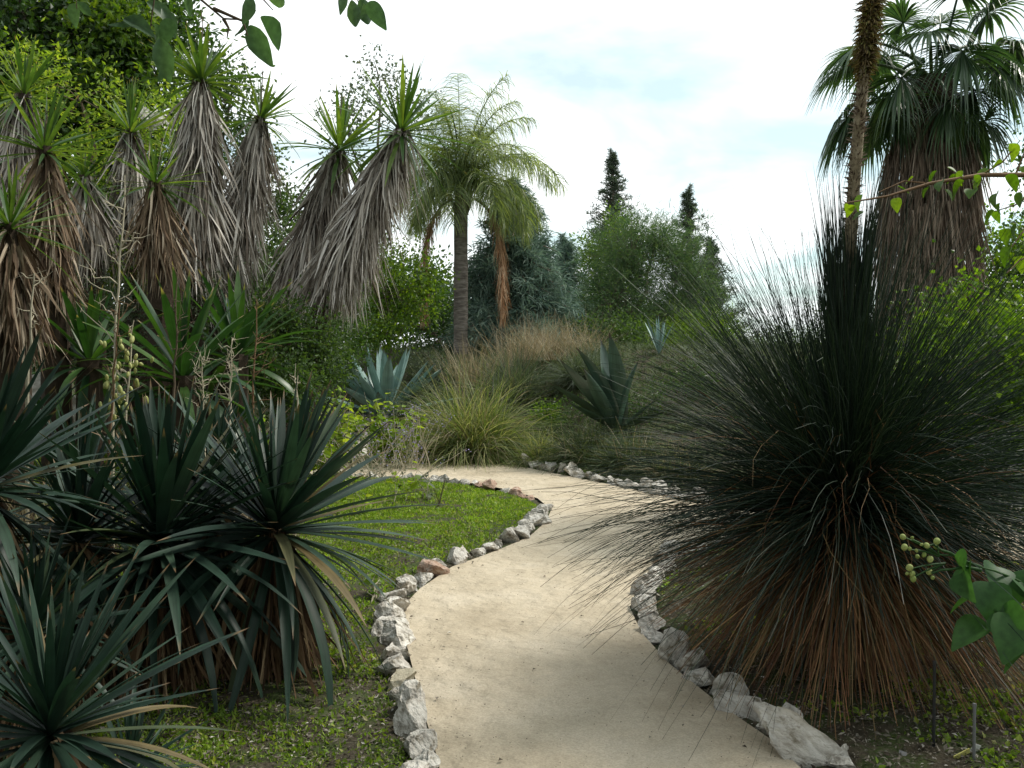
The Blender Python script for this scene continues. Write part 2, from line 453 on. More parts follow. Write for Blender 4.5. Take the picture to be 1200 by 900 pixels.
M['cedar'] = leaf_mat('blue_needle', [(0.06, 0.11, 0.09), (0.12, 0.18, 0.145), (0.21, 0.28, 0.23)], 0.3, (1.2, 1.3, 1.0), 0.6, 0.2)
M['cypress'] = leaf_mat('cypress_spray', [(0.035, 0.055, 0.035), (0.06, 0.085, 0.055), (0.09, 0.115, 0.075)], 0.25, (1.2, 1.3, 0.8), 0.6, 0.2)  # lighter and greyer, distance haze put into the colour
M['casuarina'] = leaf_mat('feathery_needle', [(0.035, 0.072, 0.036), (0.062, 0.108, 0.05), (0.105, 0.15, 0.058)], 0.4, (1.5, 1.6, 0.8), 0.6, 0.2)
M['queen'] = leaf_mat('feather_palm_leaf', [(0.09, 0.13, 0.065), (0.16, 0.21, 0.095), (0.26, 0.30, 0.11)], 0.5, (1.6, 1.6, 0.6), 0.4, 0.4)
M['fan'] = leaf_mat('fan_palm_leaf', [(0.025, 0.055, 0.028), (0.045, 0.085, 0.04), (0.075, 0.12, 0.045)], 0.3, (1.7, 1.9, 0.7), 0.38, 0.5)
M['thatch'] = leaf_mat('thatch', [(0.07, 0.050, 0.036), (0.18, 0.135, 0.10), (0.31, 0.25, 0.195)], 0.08, (1, 1, 1), 0.9, 0.1)
M['rust'] = leaf_mat('rusty_dead_frond', [(0.16, 0.08, 0.04), (0.30, 0.18, 0.10), (0.42, 0.32, 0.22)], 0.2, (1.2, 0.9, 0.6), 0.8, 0.1)
M['spike'] = leaf_mat('old_flower', [(0.05, 0.038, 0.02), (0.12, 0.085, 0.045), (0.20, 0.15, 0.06), (0.15, 0.16, 0.05)], 0.15, (1.3, 1.2, 0.6), 0.8, 0.1)
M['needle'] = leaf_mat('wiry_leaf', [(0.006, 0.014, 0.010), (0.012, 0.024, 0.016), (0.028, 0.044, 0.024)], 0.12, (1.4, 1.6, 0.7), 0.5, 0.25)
M['needle_dead'] = leaf_mat('wiry_dead_leaf', [(0.07, 0.034, 0.018), (0.19, 0.085, 0.04), (0.28, 0.16, 0.075), (0.10, 0.10, 0.045)], 0.1, (1.2, 1.0, 0.6), 0.6, 0.25)
M['tussock'] = leaf_mat('tussock_blade', [(0.055, 0.09, 0.03), (0.10, 0.145, 0.045), (0.18, 0.22, 0.08), (0.36, 0.34, 0.20)], 0.4, (1.6, 1.6, 0.7), 0.5, 0.3)
M['tussock_dark'] = leaf_mat('dark_tussock_blade', [(0.03, 0.05, 0.025), (0.06, 0.09, 0.035), (0.12, 0.14, 0.07)], 0.25, (1.5, 1.5, 0.7), 0.55, 0.25)
M['straw'] = leaf_mat('straw_blade', [(0.15, 0.12, 0.075), (0.28, 0.235, 0.155), (0.42, 0.37, 0.26)], 0.3, (1.2, 1.1, 0.8), 0.7, 0.15)
M['grass'] = leaf_mat('lawn_leaf', [(0.10, 0.165, 0.02), (0.17, 0.27, 0.03), (0.25, 0.35, 0.045), (0.33, 0.37, 0.08), (0.38, 0.34, 0.19)], 0.35, (1.6, 1.7, 0.5), 0.5, 0.3, pos=[0, .45, .8, .94, 1])
M['litter'] = leaf_mat('leaf_litter', [(0.04, 0.03, 0.022), (0.11, 0.09, 0.07), (0.20, 0.18, 0.15), (0.30, 0.27, 0.23), (0.55, 0.52, 0.48)], 0.05, None, 0.9, 0.1, pos=[0, .35, .7, .93, 1])
M['herb'] = leaf_mat('soft_lime_leaf', [(0.12, 0.20, 0.02), (0.20, 0.30, 0.035), (0.32, 0.38, 0.06)], 0.5, (1.5, 1.5, 0.5), 0.5, 0.3)
M['backlit'] = leaf_mat('bright_shrub_leaf', [(0.04, 0.09, 0.01), (0.08, 0.15, 0.015), (0.13, 0.2, 0.02)], 0.5, (1.9, 1.9, 0.4), 0.45, 0.3)
M['bigleaf'] = leaf_mat('broad_soft_leaf', [(0.03, 0.085, 0.025), (0.05, 0.12, 0.03)], 0.35, (1.5, 1.7, 0.6), 0.5, 0.3)
M['limb_leaf'] = leaf_mat('overhanging_leaf', [(0.05, 0.10, 0.06), (0.085, 0.145, 0.085)], 0.4, (1.5, 1.7, 0.6), 0.45, 0.35)
M['bud'] = leaf_mat('lime_bud', [(0.20, 0.26, 0.07), (0.30, 0.34, 0.12)], 0.1, None, 0.6, 0.2)
M['pod'] = leaf_mat('pale_pod', [(0.35, 0.38, 0.12), (0.48, 0.48, 0.2)], 0.25, (1.2, 1.2, 0.6), 0.5, 0.3)
M['lavender'] = leaf_mat('lilac_flower', [(0.26, 0.22, 0.40), (0.42, 0.38, 0.55)], 0.3, (1.2, 1.1, 1.3), 0.6, 0.2)
M['white_fl'] = leaf_mat('white_petal', [(0.6, 0.58, 0.5), (0.75, 0.74, 0.68)], 0.3, (1, 1, 1), 0.6, 0.2)
M['black'] = noise_mat('black_metal', [(0.012, 0.012, 0.013), (0.03, 0.03, 0.032)], scale=20, rough=0.5, bump=0.1, spec=0.4)
M['grey_metal'] = noise_mat('grey_metal', [(0.12, 0.12, 0.125), (0.2, 0.2, 0.2)], scale=20, rough=0.5, bump=0.1, spec=0.4)
M['yellow'] = noise_mat('yellow_plastic', [(0.48, 0.45, 0.12), (0.58, 0.55, 0.2)], scale=10, rough=0.5, bump=0)
M['whitecard'] = noise_mat('white_plastic', [(0.5, 0.5, 0.48), (0.62, 0.62, 0.6)], scale=10, rough=0.5, bump=0)

# ------------------------------------------------------------------ terrain and path
LEFT_EDGE = [gpt(*p) for p in [(515, 900), (500, 850), (487, 800), (473, 745), (473, 712), (492, 692), (530, 667), (580, 647), (620, 631), (640, 614),
                               (646, 599), (630, 586), (600, 577), (560, 569), (520, 564), (480, 561)]] + [(-3.4, 11.9), (-6.0, 11.2)]
FAR_EDGE = [(-6.0, 12.7), (-3.4, 13.3)] + [gpt(*p) for p in [(480, 544.5), (520, 543.5), (560, 544), (605, 547), (660, 558), (720, 571), (800, 588)]] + [(3.0, 9.2), (5.5, 8.6), (9, 8.2)]
RIGHT_EDGE = [(9, 6.3), (5.5, 6.6), (3.0, 7.1)] + [gpt(*p) for p in [(860, 636), (795, 645), (768, 660), (748, 690), (738, 715), (752, 745), (785, 782), (845, 832), (905, 874)]]
PATH = [(-0.1, -4.0), (-0.17, 1.0), (-0.24, 2.6)] + LEFT_EDGE + FAR_EDGE + RIGHT_EDGE + [(1.16, 3.1), (1.38, 2.0), (1.5, -4.0)]

def terrain(x, y):
    x = np.asarray(x, float); y = np.asarray(y, float)
    y0 = np.interp(x, [-8, -6, -3, 0, 0.6, 1.2, 2.0, 3.0, 6.0], [12.9, 13.0, 13.6, 13.7, 12.6, 11.3, 10.3, 9.7, 9.2])
    z = 1.75 * smooth((y - y0 - 0.15) / 7.0)
    lb = 1.25 * smooth((-x - 2.7) / 2.8) * smooth((y - 5.0) / 2.5) * (1 - smooth((y - 9.6) / 1.8))
    z = np.maximum(z, lb)
    z = z + 0.03 * vnoise(x, y, 0.9) * smooth((np.abs(x) + y * 0.3) / 4)
    return z

def on_ground(px, d):
    x = (px - 600.0) / F * d
    return np.array([x, d, float(terrain(x, d))])

def build_ground():
    xs = np.concatenate([np.linspace(-90, -14, 14, endpoint=False), np.linspace(-14, -4.5, 40, endpoint=False), np.arange(-4.5, 4.5, 0.07), np.linspace(4.5, 14, 40, endpoint=False), np.linspace(14, 90, 14)])
    ys = np.concatenate([np.linspace(-40, -4, 10, endpoint=False), np.linspace(-4, 2, 20, endpoint=False), np.arange(2, 15, 0.08), np.linspace(15, 26, 50, endpoint=False), np.linspace(26, 160, 18)])
    X, Y = np.meshgrid(xs, ys)
    Z = terrain(X, Y)
    line = PATH + [PATH[0]]
    dist = polydist(X, Y, line); ins = inpoly(X, Y, PATH)
    Z = Z + rng.normal(0, 0.006, X.shape) * (~ins) + 0.02 * vnoise(X, Y, 3.0) * (~ins)
    Z = np.where(ins, -0.07 * smooth(dist / 0.10), Z + 0.035 * smooth(dist / 0.3))
    v = np.stack([X, Y, Z], -1).reshape(-1, 3)
    nx, ny = len(xs), len(ys)
    i = (np.arange(ny - 1)[:, None] * nx + np.arange(nx - 1)[None]).ravel()
    mb = MB().add(v, np.stack([i, i + 1, i + nx + 1, i + nx], -1))
    o = link('ground', mb.mesh('ground', M['ground'], True))
    tag(o, 'brown soil and leaf litter under the plants', 'ground', kind='structure')

    # path: constrained triangulation with inner points so it can undulate
    pts = [Vector(p) for p in PATH]
    gx, gy = np.meshgrid(np.arange(-6, 9, 0.16), np.arange(-4, 13.5, 0.16))
    gx = gx + rng.uniform(-.04, .04, gx.shape); gy = gy + rng.uniform(-.04, .04, gy.shape)
    ok = inpoly(gx, gy, PATH) & (polydist(gx, gy, line) > 0.08)
    allp = pts + [Vector((a, b)) for a, b in zip(gx[ok], gy[ok])]
    n = len(pts)
    r = geometry.delaunay_2d_cdt(allp, [(k, (k + 1) % n) for k in range(n)], [list(range(n))], 1, 1e-5)
    vv = np.array([(p.x, p.y) for p in r[0]])
    z = 0.006 + 0.012 * vnoise(vv[:, 0], vv[:, 1], 1.3) + 0.012
    mb = MB().add(np.column_stack([vv, z]), np.array([f if len(f) == 3 else f[:3] for f in r[2]]))
    me = mb.mesh('path', M['path'], True)
    bm = bmesh.new(); bm.from_mesh(me); bmesh.ops.recalc_face_normals(bm, faces=bm.faces)
    if sum(f.normal.z for f in bm.faces) < 0: bmesh.ops.reverse_faces(bm, faces=bm.faces)
    bm.to_mesh(me); bm.free()
    tag(link('path', me), 'winding pale sandy path', 'path', kind='structure')

build_ground()

# ------------------------------------------------------------------ stones
def rock_mesh(name, seed, mat, sub=3):
    r = np.random.default_rng(seed)
    bm = bmesh.new(); bmesh.ops.create_icosphere(bm, subdivisions=sub, radius=1.0)
    v = np.array([p.co[:] for p in bm.verts])
    v *= r.uniform(.8, 1.25, 3)
    for _ in range(9):
        d = rdir(1, r)[0]; h = r.uniform(0.28, 0.82)
        ex = np.maximum(v @ d - h, 0); v = v - ex[:, None] * d[None] * 0.97
    v /= np.abs(v).max(0)[None] ** .8
    for s in (2.1, 4.7, 9.0):
        ph = r.uniform(0, 6, 3)
        v = v * (1 + (0.16 / s ** .6) * (np.sin(v[:, 0] * s + ph[0]) * np.sin(v[:, 1] * s + ph[1]) + .7 * np.sin(v[:, 2] * s * 1.3 + ph[2])))[:, None]
    v += r.normal(0, 0.03, v.shape)
    for p, c in zip(bm.verts, v): p.co = c
    me = bpy.data.meshes.new(name); bm.to_mesh(me); bm.free()
    me.materials.append(mat)
    return me
ROCKS = [rock_mesh('stone', 40 + i, M['rock']) for i in range(14)]
ROCK_PINK = [rock_mesh('stone', 60 + i, M['rock_pink']) for i in range(3)]
ROCK_CREAM = rock_mesh('stone', 71, M['rock_cream'])

def put_stone(parent, x, y, s, mesh=None, zf=0.62, label=None, rz=None, z=None):
    me = mesh or ROCKS[RND.randrange(len(ROCKS))]
    px, py, pz = parent.location
    gz = float(terrain(x, y)) if z is None else z
    sx, sy, sz = s * RND.uniform(.85, 1.2), s * RND.uniform(.75, 1.0), s * zf * RND.uniform(.85, 1.2)
    o = link('stone', me, parent, (x - px, y - py, gz - pz + sz * 0.38))
    o.rotation_euler = (RND.uniform(-.25, .25), RND.uniform(-.25, .25), RND.uniform(0, 6.3) if rz is None else rz)
    o.scale = (sx, sy, sz)
    if label: o['label'] = label
    return o

def edging(name, label, pts, smin, smax, off, special=None):
    pts = [np.array(p) for p in pts]
    t = thing(name, label, 'stone edging', (pts[0][0], pts[0][1], 0), 'stone edgings of the path')
    seg = [np.linalg.norm(b - a) for a, b in zip(pts[:-1], pts[1:])]
    cum = np.concatenate([[0], np.cumsum(seg)])
    s = 0.0; k = 0
    while s < cum[-1]:
        r = RND.uniform(smin, smax) * (1.15 if RND.random() < .25 else 1)
        c = s + r * 0.92
        if c > cum[-1]: break
        i = min(np.searchsorted(cum, c) - 1, len(seg) - 1)
        f = (c - cum[i]) / seg[i]
        p = pts[i] * (1 - f) + pts[i + 1] * f
        tn = (pts[i + 1] - pts[i]) / seg[i]
        p = p + np.array([-tn[1], tn[0]]) * (off + RND.uniform(-.025, .025))
        mesh, lab = None, None
        if special:
            for (q, rad, mm, ll) in special:
                if np.hypot(*(p - np.array(q))) < rad: mesh, lab = mm, ll
        put_stone(t, p[0], p[1], r, mesh, zf=RND.uniform(.62, 0.9), label=lab, rz=math.atan2(tn[1], tn[0]) + RND.uniform(-.5, .5))
        s = c + r * 0.88; k += 1
    return t

edging('stone_edging', 'rough pale limestone edging along the lawn side of the sandy path', [(-0.17, 2.3)] + [(-0.23, 2.8)] + LEFT_EDGE[:11], 0.085, 0.125, 0.075,
       [(gpt(508, 676), 0.13, ROCK_PINK[0], 'orange pink stone'), (gpt(473, 808), 0.10, ROCK_CREAM, 'cream coloured stone')])
edging('stone_edging', 'low reddish stone edging along the back of the lawn', LEFT_EDGE[11:], 0.08, 0.12, 0.06,
       [(gpt(612, 582), 0.25, ROCK_PINK[1], None), (gpt(575, 572), 0.22, ROCK_PINK[2], None)])
edging('stone_edging', 'grey limestone edging along the path below the wiry leaved plant', [p for p in reversed(RIGHT_EDGE[2:])], 0.085, 0.13, -0.075)
edging('stone_edging', 'limestone edging at the far bend under the tussocks', FAR_EDGE[5:], 0.10, 0.16, 0.09)
t = thing('boulder', 'large pointed grey boulder at the lower right corner of the path', 'boulder', (*gpt(937, 890), 0))
def boulder_part(me, loc, sc, rot):
    o = link('rock', me, t, loc); o.scale = sc; o.rotation_euler = rot
boulder_part(ROCKS[2], (-.02, 0, 0.06), (0.20, 0.10, 0.14), (0.15, 0.2, -0.6))
boulder_part(ROCKS[5], (0.13, -0.10, 0.03), (0.11, 0.075, 0.08), (0.1, 0.1, -0.6))
# rock garden stones on the bank behind the lawn
bank = thing('rock_bank', 'pale rubble stones on the bank below the blue agave', 'rocks', tuple(on_ground(430, 15)))
for k in range(46):
    px, d = RND.uniform(340, 480), RND.uniform(13.9, 16.2)
    p = on_ground(px, d)
    put_stone(bank, p[0], p[1], RND.uniform(.09, .27), zf=.6)
lb = thing('boulder', 'grey boulder half hidden among the dry skirts beside the palm like yuccas', 'boulder', tuple(on_ground(62, 8.6)))
boulder_part2 = link('rock', ROCKS[4], lb, (0, 0, .2)); boulder_part2.scale = (.45, .35, .36)

# ------------------------------------------------------------------ rosette leaves (shared meshes)
def strap_leaf(name, mat, width, bend, fold=0.35, seg=8, base=0.55, peak=0.45, tip=2.0, thick=0.0):
    """unit-long leaf along +X, upper face +Z, bending down by 'bend' radians over its length"""
    ts = np.linspace(0, 1, seg + 1)
    w = np.where(ts < peak, base + (1 - base) * np.sin(ts / peak * np.pi / 2), np.maximum(1 - ((ts - peak) / (1 - peak)) ** tip, 0.012)) * width * .5
    ang = -bend * ts ** 1.6
    x = np.concatenate([[0], np.cumsum(np.cos((ang[:-1] + ang[1:]) / 2) / seg)])
    z = np.concatenate([[0], np.cumsum(np.sin((ang[:-1] + ang[1:]) / 2) / seg)])
    nx, nz = -np.sin(ang), np.cos(ang)
    up = w * fold * (1 - 0.4 * ts)
    mb = MB()
    Lp = np.stack([x + nx * up, w, z + nz * up], -1); C = np.stack([x, 0 * w, z], -1); Rp = np.stack([x + nx * up, -w, z + nz * up], -1)
    V = np.stack([Lp, C, Rp], 1).reshape(-1, 3)
    k = 3
    idx = (np.arange(seg)[:, None] * k + np.arange(2)[None]).ravel()
    mb.add(V, np.stack([idx, idx + 1, idx + 1 + k, idx + k], -1))
    if thick:
        tt = thick * w / w.max()
        V2 = V.copy(); off = np.stack([-nx * tt, 0 * w, -nz * tt], -1); V2[1::3] += off; 
        mb.add(V2, np.stack([idx + 1, idx, idx + k, idx + 1 + k], -1))
    return mb.mesh(name, mat, True)

def rosette(parent, head, leaves_, n, length, e_hi=85, e_lo=-35, wid=1.0, jit=8, lean=(0, 0), name='leaf', rot0=None, pw=1.0, lvar=.18):
    """place n leaf objects round a head; leaves_ = list of (meshes) ordered from straight to drooping"""
    org = np.array(parent.location)
    h = np.array(head) - org
    a0 = RND.uniform(0, 6.28) if rot0 is None else rot0
    for i in range(n):
        t = ((i + .5) / n) ** pw
        el = e_hi + (e_lo - e_hi) * t + RND.gauss(0, jit)
        az = a0 + i * 2.39996 + RND.gauss(0, .12)
        lv = leaves_[min(int(t * len(leaves_) * 0.999 + RND.uniform(-.35, .35)), len(leaves_) - 1)] if len(leaves_) > 1 else leaves_[0]
        L = length * RND.uniform(1 - lvar, 1 + lvar * .7) * (0.72 + 0.28 * math.sin(min(t * 2.2, 1.57)))
        o = link(name, lv, parent)
        m = Matrix.Rotation(lean[0], 4, 'X') @ Matrix.Rotation(lean[1], 4, 'Y') @ Matrix.Rotation(az, 4, 'Z') @ Matrix.Rotation(-math.radians(el), 4, 'Y') @ Matrix.Rotation(RND.gauss(0, .15), 4, 'X')
        q = m.to_euler()
        o.rotation_euler = q
        dz = -t * 0.10 * length
        o.location = (h[0], h[1], h[2] + dz)
        o.scale = (L, L * wid * RND.uniform(.85, 1.15), L * wid)

YL = [strap_leaf('leaf', M['yucca'], w_, b, f_) for w_, b, f_ in ((.062, 0.03, .38), (.056, .10, .5), (.064, .16, .3), (.058, 0.28, .45), (.056, .5, .4), (.050, .95, .5))]
TL = [strap_leaf('leaf', M['tall'], 0.062, b, 0.3, seg=6) for b in (0.03, 0.08, 0.2, 0.55)]
AL = [strap_leaf('leaf', M['agave'], 0.135, b, 0.55, base=0.62, peak=.5, tip=1.7, thick=.03) for b in (-0.12, -0.05, 0.15)]
ADL = [strap_leaf('leaf', M['agave_dark'], 0.20, b, 0.6, base=0.62, peak=.5, tip=1.7, thick=.03) for b in (-0.15, 0.1, 0.3)]
FL = [strap_leaf('leaf', M['furcraea'], 0.085, b, 0.35, base=0.45, peak=.55, tip=1.8) for b in (0.1, 0.3, 0.7, 1.3)]

def dead_skirt(mb, axis_pts, r_top, r_bot, n, ln, wd, mi=0, r=None, flare=0.35, seg=4):
    """dead leaves hanging down round a trunk axis (axis_pts from bottom to top)"""
    r = r or rng
    axis_pts = np.asarray(axis_pts)
    t = r.uniform(0.12, 1.0, n)
    f = t * (len(axis_pts) - 1); i = np.minimum(f.astype(int), len(axis_pts) - 2); fr = (f - i)[:, None]
    c = axis_pts[i] * (1 - fr) + axis_pts[i + 1] * fr
    az = r.uniform(0, 2 * np.pi, n)
    out = np.stack([np.cos(az), np.sin(az), 0 * az], -1)
    rr = (r_top + (r_bot - r_top) * (1 - t)) * r.uniform(.3, 1.0, n)
    base = c + out * rr[:, None]
    tang = nrm(axis_pts[0] - axis_pts[-1])
    d = tang[None] * 0.5 + np.array([0, 0, -0.5]) + out * (flare * r.uniform(.1, 1.5, n))[:, None] + r.normal(0, .17, (n, 3))
    blades(mb, base, d, ln * r.uniform(.6, 1.2, n), wd * r.uniform(.5, 1.2, n), r.uniform(.2, 1.0, n), seg=seg, mi=mi, twist=1.2, r=r, wob=.10)

# ------------------------------------------------------------------ tall skirted yuccas (left and centre)
def tall_yucca(label, hx, hy, bx, by, d, leaf_px, n=46, skirt_n=520, lean=(0, 0), r_bot_px=34, stalk=0, loff=0.0, brown=False):
    head = W(hx, hy, d); bot = W(bx, by, d + loff)
    gx, gy = bot[0] - (head[0] - bot[0]) * 0.35, bot[1]
    base = np.array([gx, gy, min(float(terrain(gx, gy)), bot[2] - .25) - .05])
    t = thing('tall_yucca', label, 'yucca', base, 'tall yuccas with hanging dead leaves')
    pts = np.vstack([base, bot, bot * .55 + head * .45 + np.array([0, 0, .0]), head])
    mb = MB(); tube(mb, pts, [.13, .11, .09, .06], 8)
    part('trunk', mb, M['core'], t)
    mb = MB()
    ln = 75.0 / F * d
    axis = np.array([bot * (1 - s) + head * s for s in np.linspace(0, 1, 8)])
    dead_skirt(mb, axis, 9.0 / F * d, r_bot_px / F * d, int(skirt_n * 1.6), ln, 0.027, flare=.26)
    dead_skirt(mb, axis, 6.0 / F * d, r_bot_px * .8 / F * d, int(skirt_n * .25), ln * 1.25, 0.018, flare=.6)
    part('dead_leaf_skirt', mb, M['skirt_brown_shaded' if brown else 'skirt'], t, kind='stuff')
    rosette(t, head, TL, int(n * RND.uniform(.95, 1.4)), leaf_px / F * d * RND.uniform(1.12, 1.42), 84, RND.uniform(-42, -8), RND.uniform(.85, 1.15), 13, (lean[0] + RND.uniform(-.15, .1), lean[1] + RND.uniform(-.14, .14)), pw=RND.uniform(.6, .9), lvar=.3)
    if stalk:
        mb = MB()
        top = head + np.array([RND.uniform(-.03, .03), 0, stalk / F * d])
        pp = curve_pts(head, top, 6, wob=.008)
        tube(mb, pp, np.linspace(.012, .004, 6), 5)
        for k in range(7):
            s = pp[2] * (1 - k / 7) + pp[5] * (k / 7)
            tube(mb, np.array([s, s + np.array([RND.uniform(-.09, .09), RND.uniform(-.05, .05), RND.uniform(.0, .08)])]), [.004, .002], 3)
        part('dried_flower_stalk', mb, M['twig'], t)
    return t

tall_yucca('tallest skirted yucca of the shaggy left cluster with a thin dry flower stalk', 236, 92, 226, 335, 9.0, 58, 50, 900, r_bot_px=31, stalk=80)
tall_yucca('skirted yucca leaning right just beside the tallest one in the left cluster', 305, 137, 262, 320, 9.4, 50, 46, 640, lean=(0, .18), r_bot_px=27, stalk=52)
tall_yucca('left of the two leaning skirted yuccas next to the feather palm', 398, 172, 342, 340, 10.6, 62, 48, 720, lean=(0, .15), r_bot_px=28, stalk=60)
tall_yucca('stout leaning yucca with the broadest green head next to the feather palm', 470, 150, 376, 345, 10.0, 68, 84, 1100, lean=(0, .2), r_bot_px=34)
tall_yucca('yucca with brownish skirt and dark spiky head near the left edge', 52, 172, 64, 345, 7.6, 62, 50, 480, r_bot_px=22, stalk=45, brown=True)
tall_yucca('yucca under the yellow leaved branches, white flowers beside its head', 153, 152, 160, 275, 9.6, 52, 46, 340, r_bot_px=20)
tall_yucca('pale skirted yucca high at the left edge behind the brownish one', 28, 108, 18, 240, 10.0, 52, 44, 380, r_bot_px=22)
tall_yucca('short greyish yucca head between the brownish and the flowering one', 99, 206, 108, 278, 9.2, 42, 40, 240, r_bot_px=18)
tall_yucca('yucca with long horizontal green leaves left of the tallest one', 182, 212, 188, 300, 8.4, 56, 46, 300, r_bot_px=18, brown=True)
tall_yucca('lowest yucca head cut by the left edge with bright green leaves', 12, 262, 16, 380, 6.4, 66, 48, 420, r_bot_px=26, brown=True)
tall_yucca('half hidden yucca behind the tallest one', 208, 186, 206, 300, 11.0, 46, 40, 260, r_bot_px=20)

# ------------------------------------------------------------------ foreground yuccas
def yucca(label, hx, hy, d, leaf_px, n, lean=(0, 0), skirt=300, skirt_px=150, e_lo=-45, dx=0.0, pw=1.0, wid=1.0):
    head = W(hx, hy, d)
    base = np.array([head[0] + dx, head[1] + .05, float(terrain(head[0], head[1]))])
    t = thing('yucca', label, 'yucca', base, 'blue green yuccas by the lawn')
    mb = MB(); tube(mb, curve_pts(base - np.array([0, 0, .05]), head - np.array([0, 0, .10]), 6, wob=.01), np.linspace(.07, .03, 6), 8)
    part('trunk', mb, M['core'], t)
    rosette(t, head, YL, int(n * 1.3), leaf_px / F * d, 86, e_lo, wid, 12, lean, pw=pw, lvar=.28)
    if skirt:
        mb = MB()
        axis = np.array([base * (1 - s) + head * s for s in np.linspace(.25, 0.97, 6)])
        dead_skirt(mb, axis, .05, .09, int(skirt * 1.3), skirt_px * .8 / F * d, .017, flare=.34, seg=5)
        dead_skirt(mb, axis[2:], .05, .10, int(skirt * .12), skirt_px / F * d, .024, flare=.6, seg=5)
        part('dead_leaf_skirt', mb, M['yucca_dead'], t, kind='stuff')
    return t
yucca('yucca with upright fan of leaves over the lawn, brown dead leaves under it', 322, 612, 4.4, 212, 128, (-.05, .24), 800, 225, dx=-.10, e_lo=-42)
yucca('dark yucca in the middle of the foreground clump behind the lowest rosette', 188, 625, 4.2, 215, 132, (0, 0), 700, 210)
yucca('yucca at the left edge with long leaves reaching to the right', -22, 565, 3.5, 215, 84, (0, .15), 320, 180)
yucca('lowest rosette in the bottom left corner with pale tipped leaves', 58, 850, 2.45, 225, 104, (0, .14), 90, 110, e_lo=-22, wid=.95)
yucca('yucca behind the foreground clump below the pale seed stalks', 95, 570, 5.2, 150, 76, (0, 0), 200, 130)
yucca('small yucca behind the upright fan one', 235, 560, 5.6, 120, 70, (0, 0), 160, 110)
yucca('half hidden yucca head between the middle one and the upright fan one', 252, 585, 4.9, 150, 70, (0, .05), 260, 150)
yucca('half hidden yucca head between the left edge one and the middle one', 92, 628, 4.0, 165, 70, (0, .05), 420, 170)
yucca('low shaded yucca head behind the lowest rosette', 40, 735, 3.4, 150, 60, (0, .1), 200, 120)
yucca('shaded small rosette on the soil in front of the clump', 150, 905, 3.1, 120, 46, (0, .1), 0, e_lo=-10)

# ------------------------------------------------------------------ broad strap-leaved plants in the left middle ground
def strap_plant(label, px, py, d, leaf_px, n, e_lo=-15, lean=(0, 0)):
    head = W(px, py, d)
    base = np.array([head[0], head[1], min(float(terrain(head[0], head[1])), head[2] - .05)])
    t = thing('strap_leaf_plant', label, 'plant', base, 'broad strap leaved plants')
    mb = MB(); tube(mb, np.array([base - [0, 0, .05], head]), [.12, .10], 8); part('stem', mb, M['core'], t)
    rosette(t, head, FL, n, leaf_px / F * d, 85, e_lo, 1.0, 9, lean)
strap_plant('dark broad leaved rosette below the tallest skirted yucca', 215, 440, 7.2, 150, 44)
strap_plant('broad leaved rosette with arching leaves right of the tallest yucca', 278, 415, 8.2, 125, 40)
strap_plant('dark broad leaved rosette behind the seed stalks', 105, 420, 7.6, 120, 38)

# ------------------------------------------------------------------ agaves
def agave(label, px, d, leaf_px, n, meshes, e_lo=2, wid=1.0, rot0=None, dz=0.0, e_hi=84):
    b = on_ground(px, d); b[2] += dz
    t = thing('agave', label, 'agave', b, 'agaves on the bank')
    rosette(t, b + np.array([0, 0, .08]), meshes, n, leaf_px / F * d, e_hi, e_lo, wid, 6, rot0=rot0, pw=.8, lvar=.12)
    return t
agave('blue green agave on the stony bank', 452, 16.2, 100, 34, AL, e_lo=16)
agave('small blue agave behind the big one on the stony bank', 392, 18.0, 40, 20, AL)
agave('slim pale agave half hidden behind the wiry leaved plant', 772, 16.0, 46, 12, AL, e_lo=60, wid=.6)

# dark agave: few broad leaves, swept up and to the left
_b = on_ground(725, 12.9); _b[2] = W(0, 505, 12.9)[2]
_t = thing('agave', 'dark agave with broad upswept leaves behind the low tussocks', 'agave', _b, 'agaves on the bank')
for k, (tx, ty, dy_, wd, sp) in enumerate(((650, 431, -.25, 1.0, .5), (643, 452, .1, .9, .3), (679, 407, .0, 1.05, .6), (696, 404, .3, 1.1, -.3), (712, 393, -.1, 1.2, .2), (741, 424, -.55, .9, 1.3), (684, 440, -.6, .8, .9),
                                         (770, 470, .3, .8, -.4), (725, 450, .8, 1.0, 0), (665, 480, -.5, .8, .2), (780, 485, -.5, .8, -.2))):
    tip = W(tx, ty, 12.9 + dy_); v = Vector(tip - _b); L_ = v.length
    o = link('leaf', ADL[k % 3], _t)
    az_ = math.atan2(v.y, v.x); el_ = math.asin(v.z / L_)
    o.rotation_euler = (Matrix.Rotation(az_, 4, 'Z') @ Matrix.Rotation(-el_ - .06, 4, 'Y') @ Matrix.Rotation(sp, 4, 'X')).to_euler()
    o.scale = (L_ * 1.03, L_ * wd, L_ * wd)

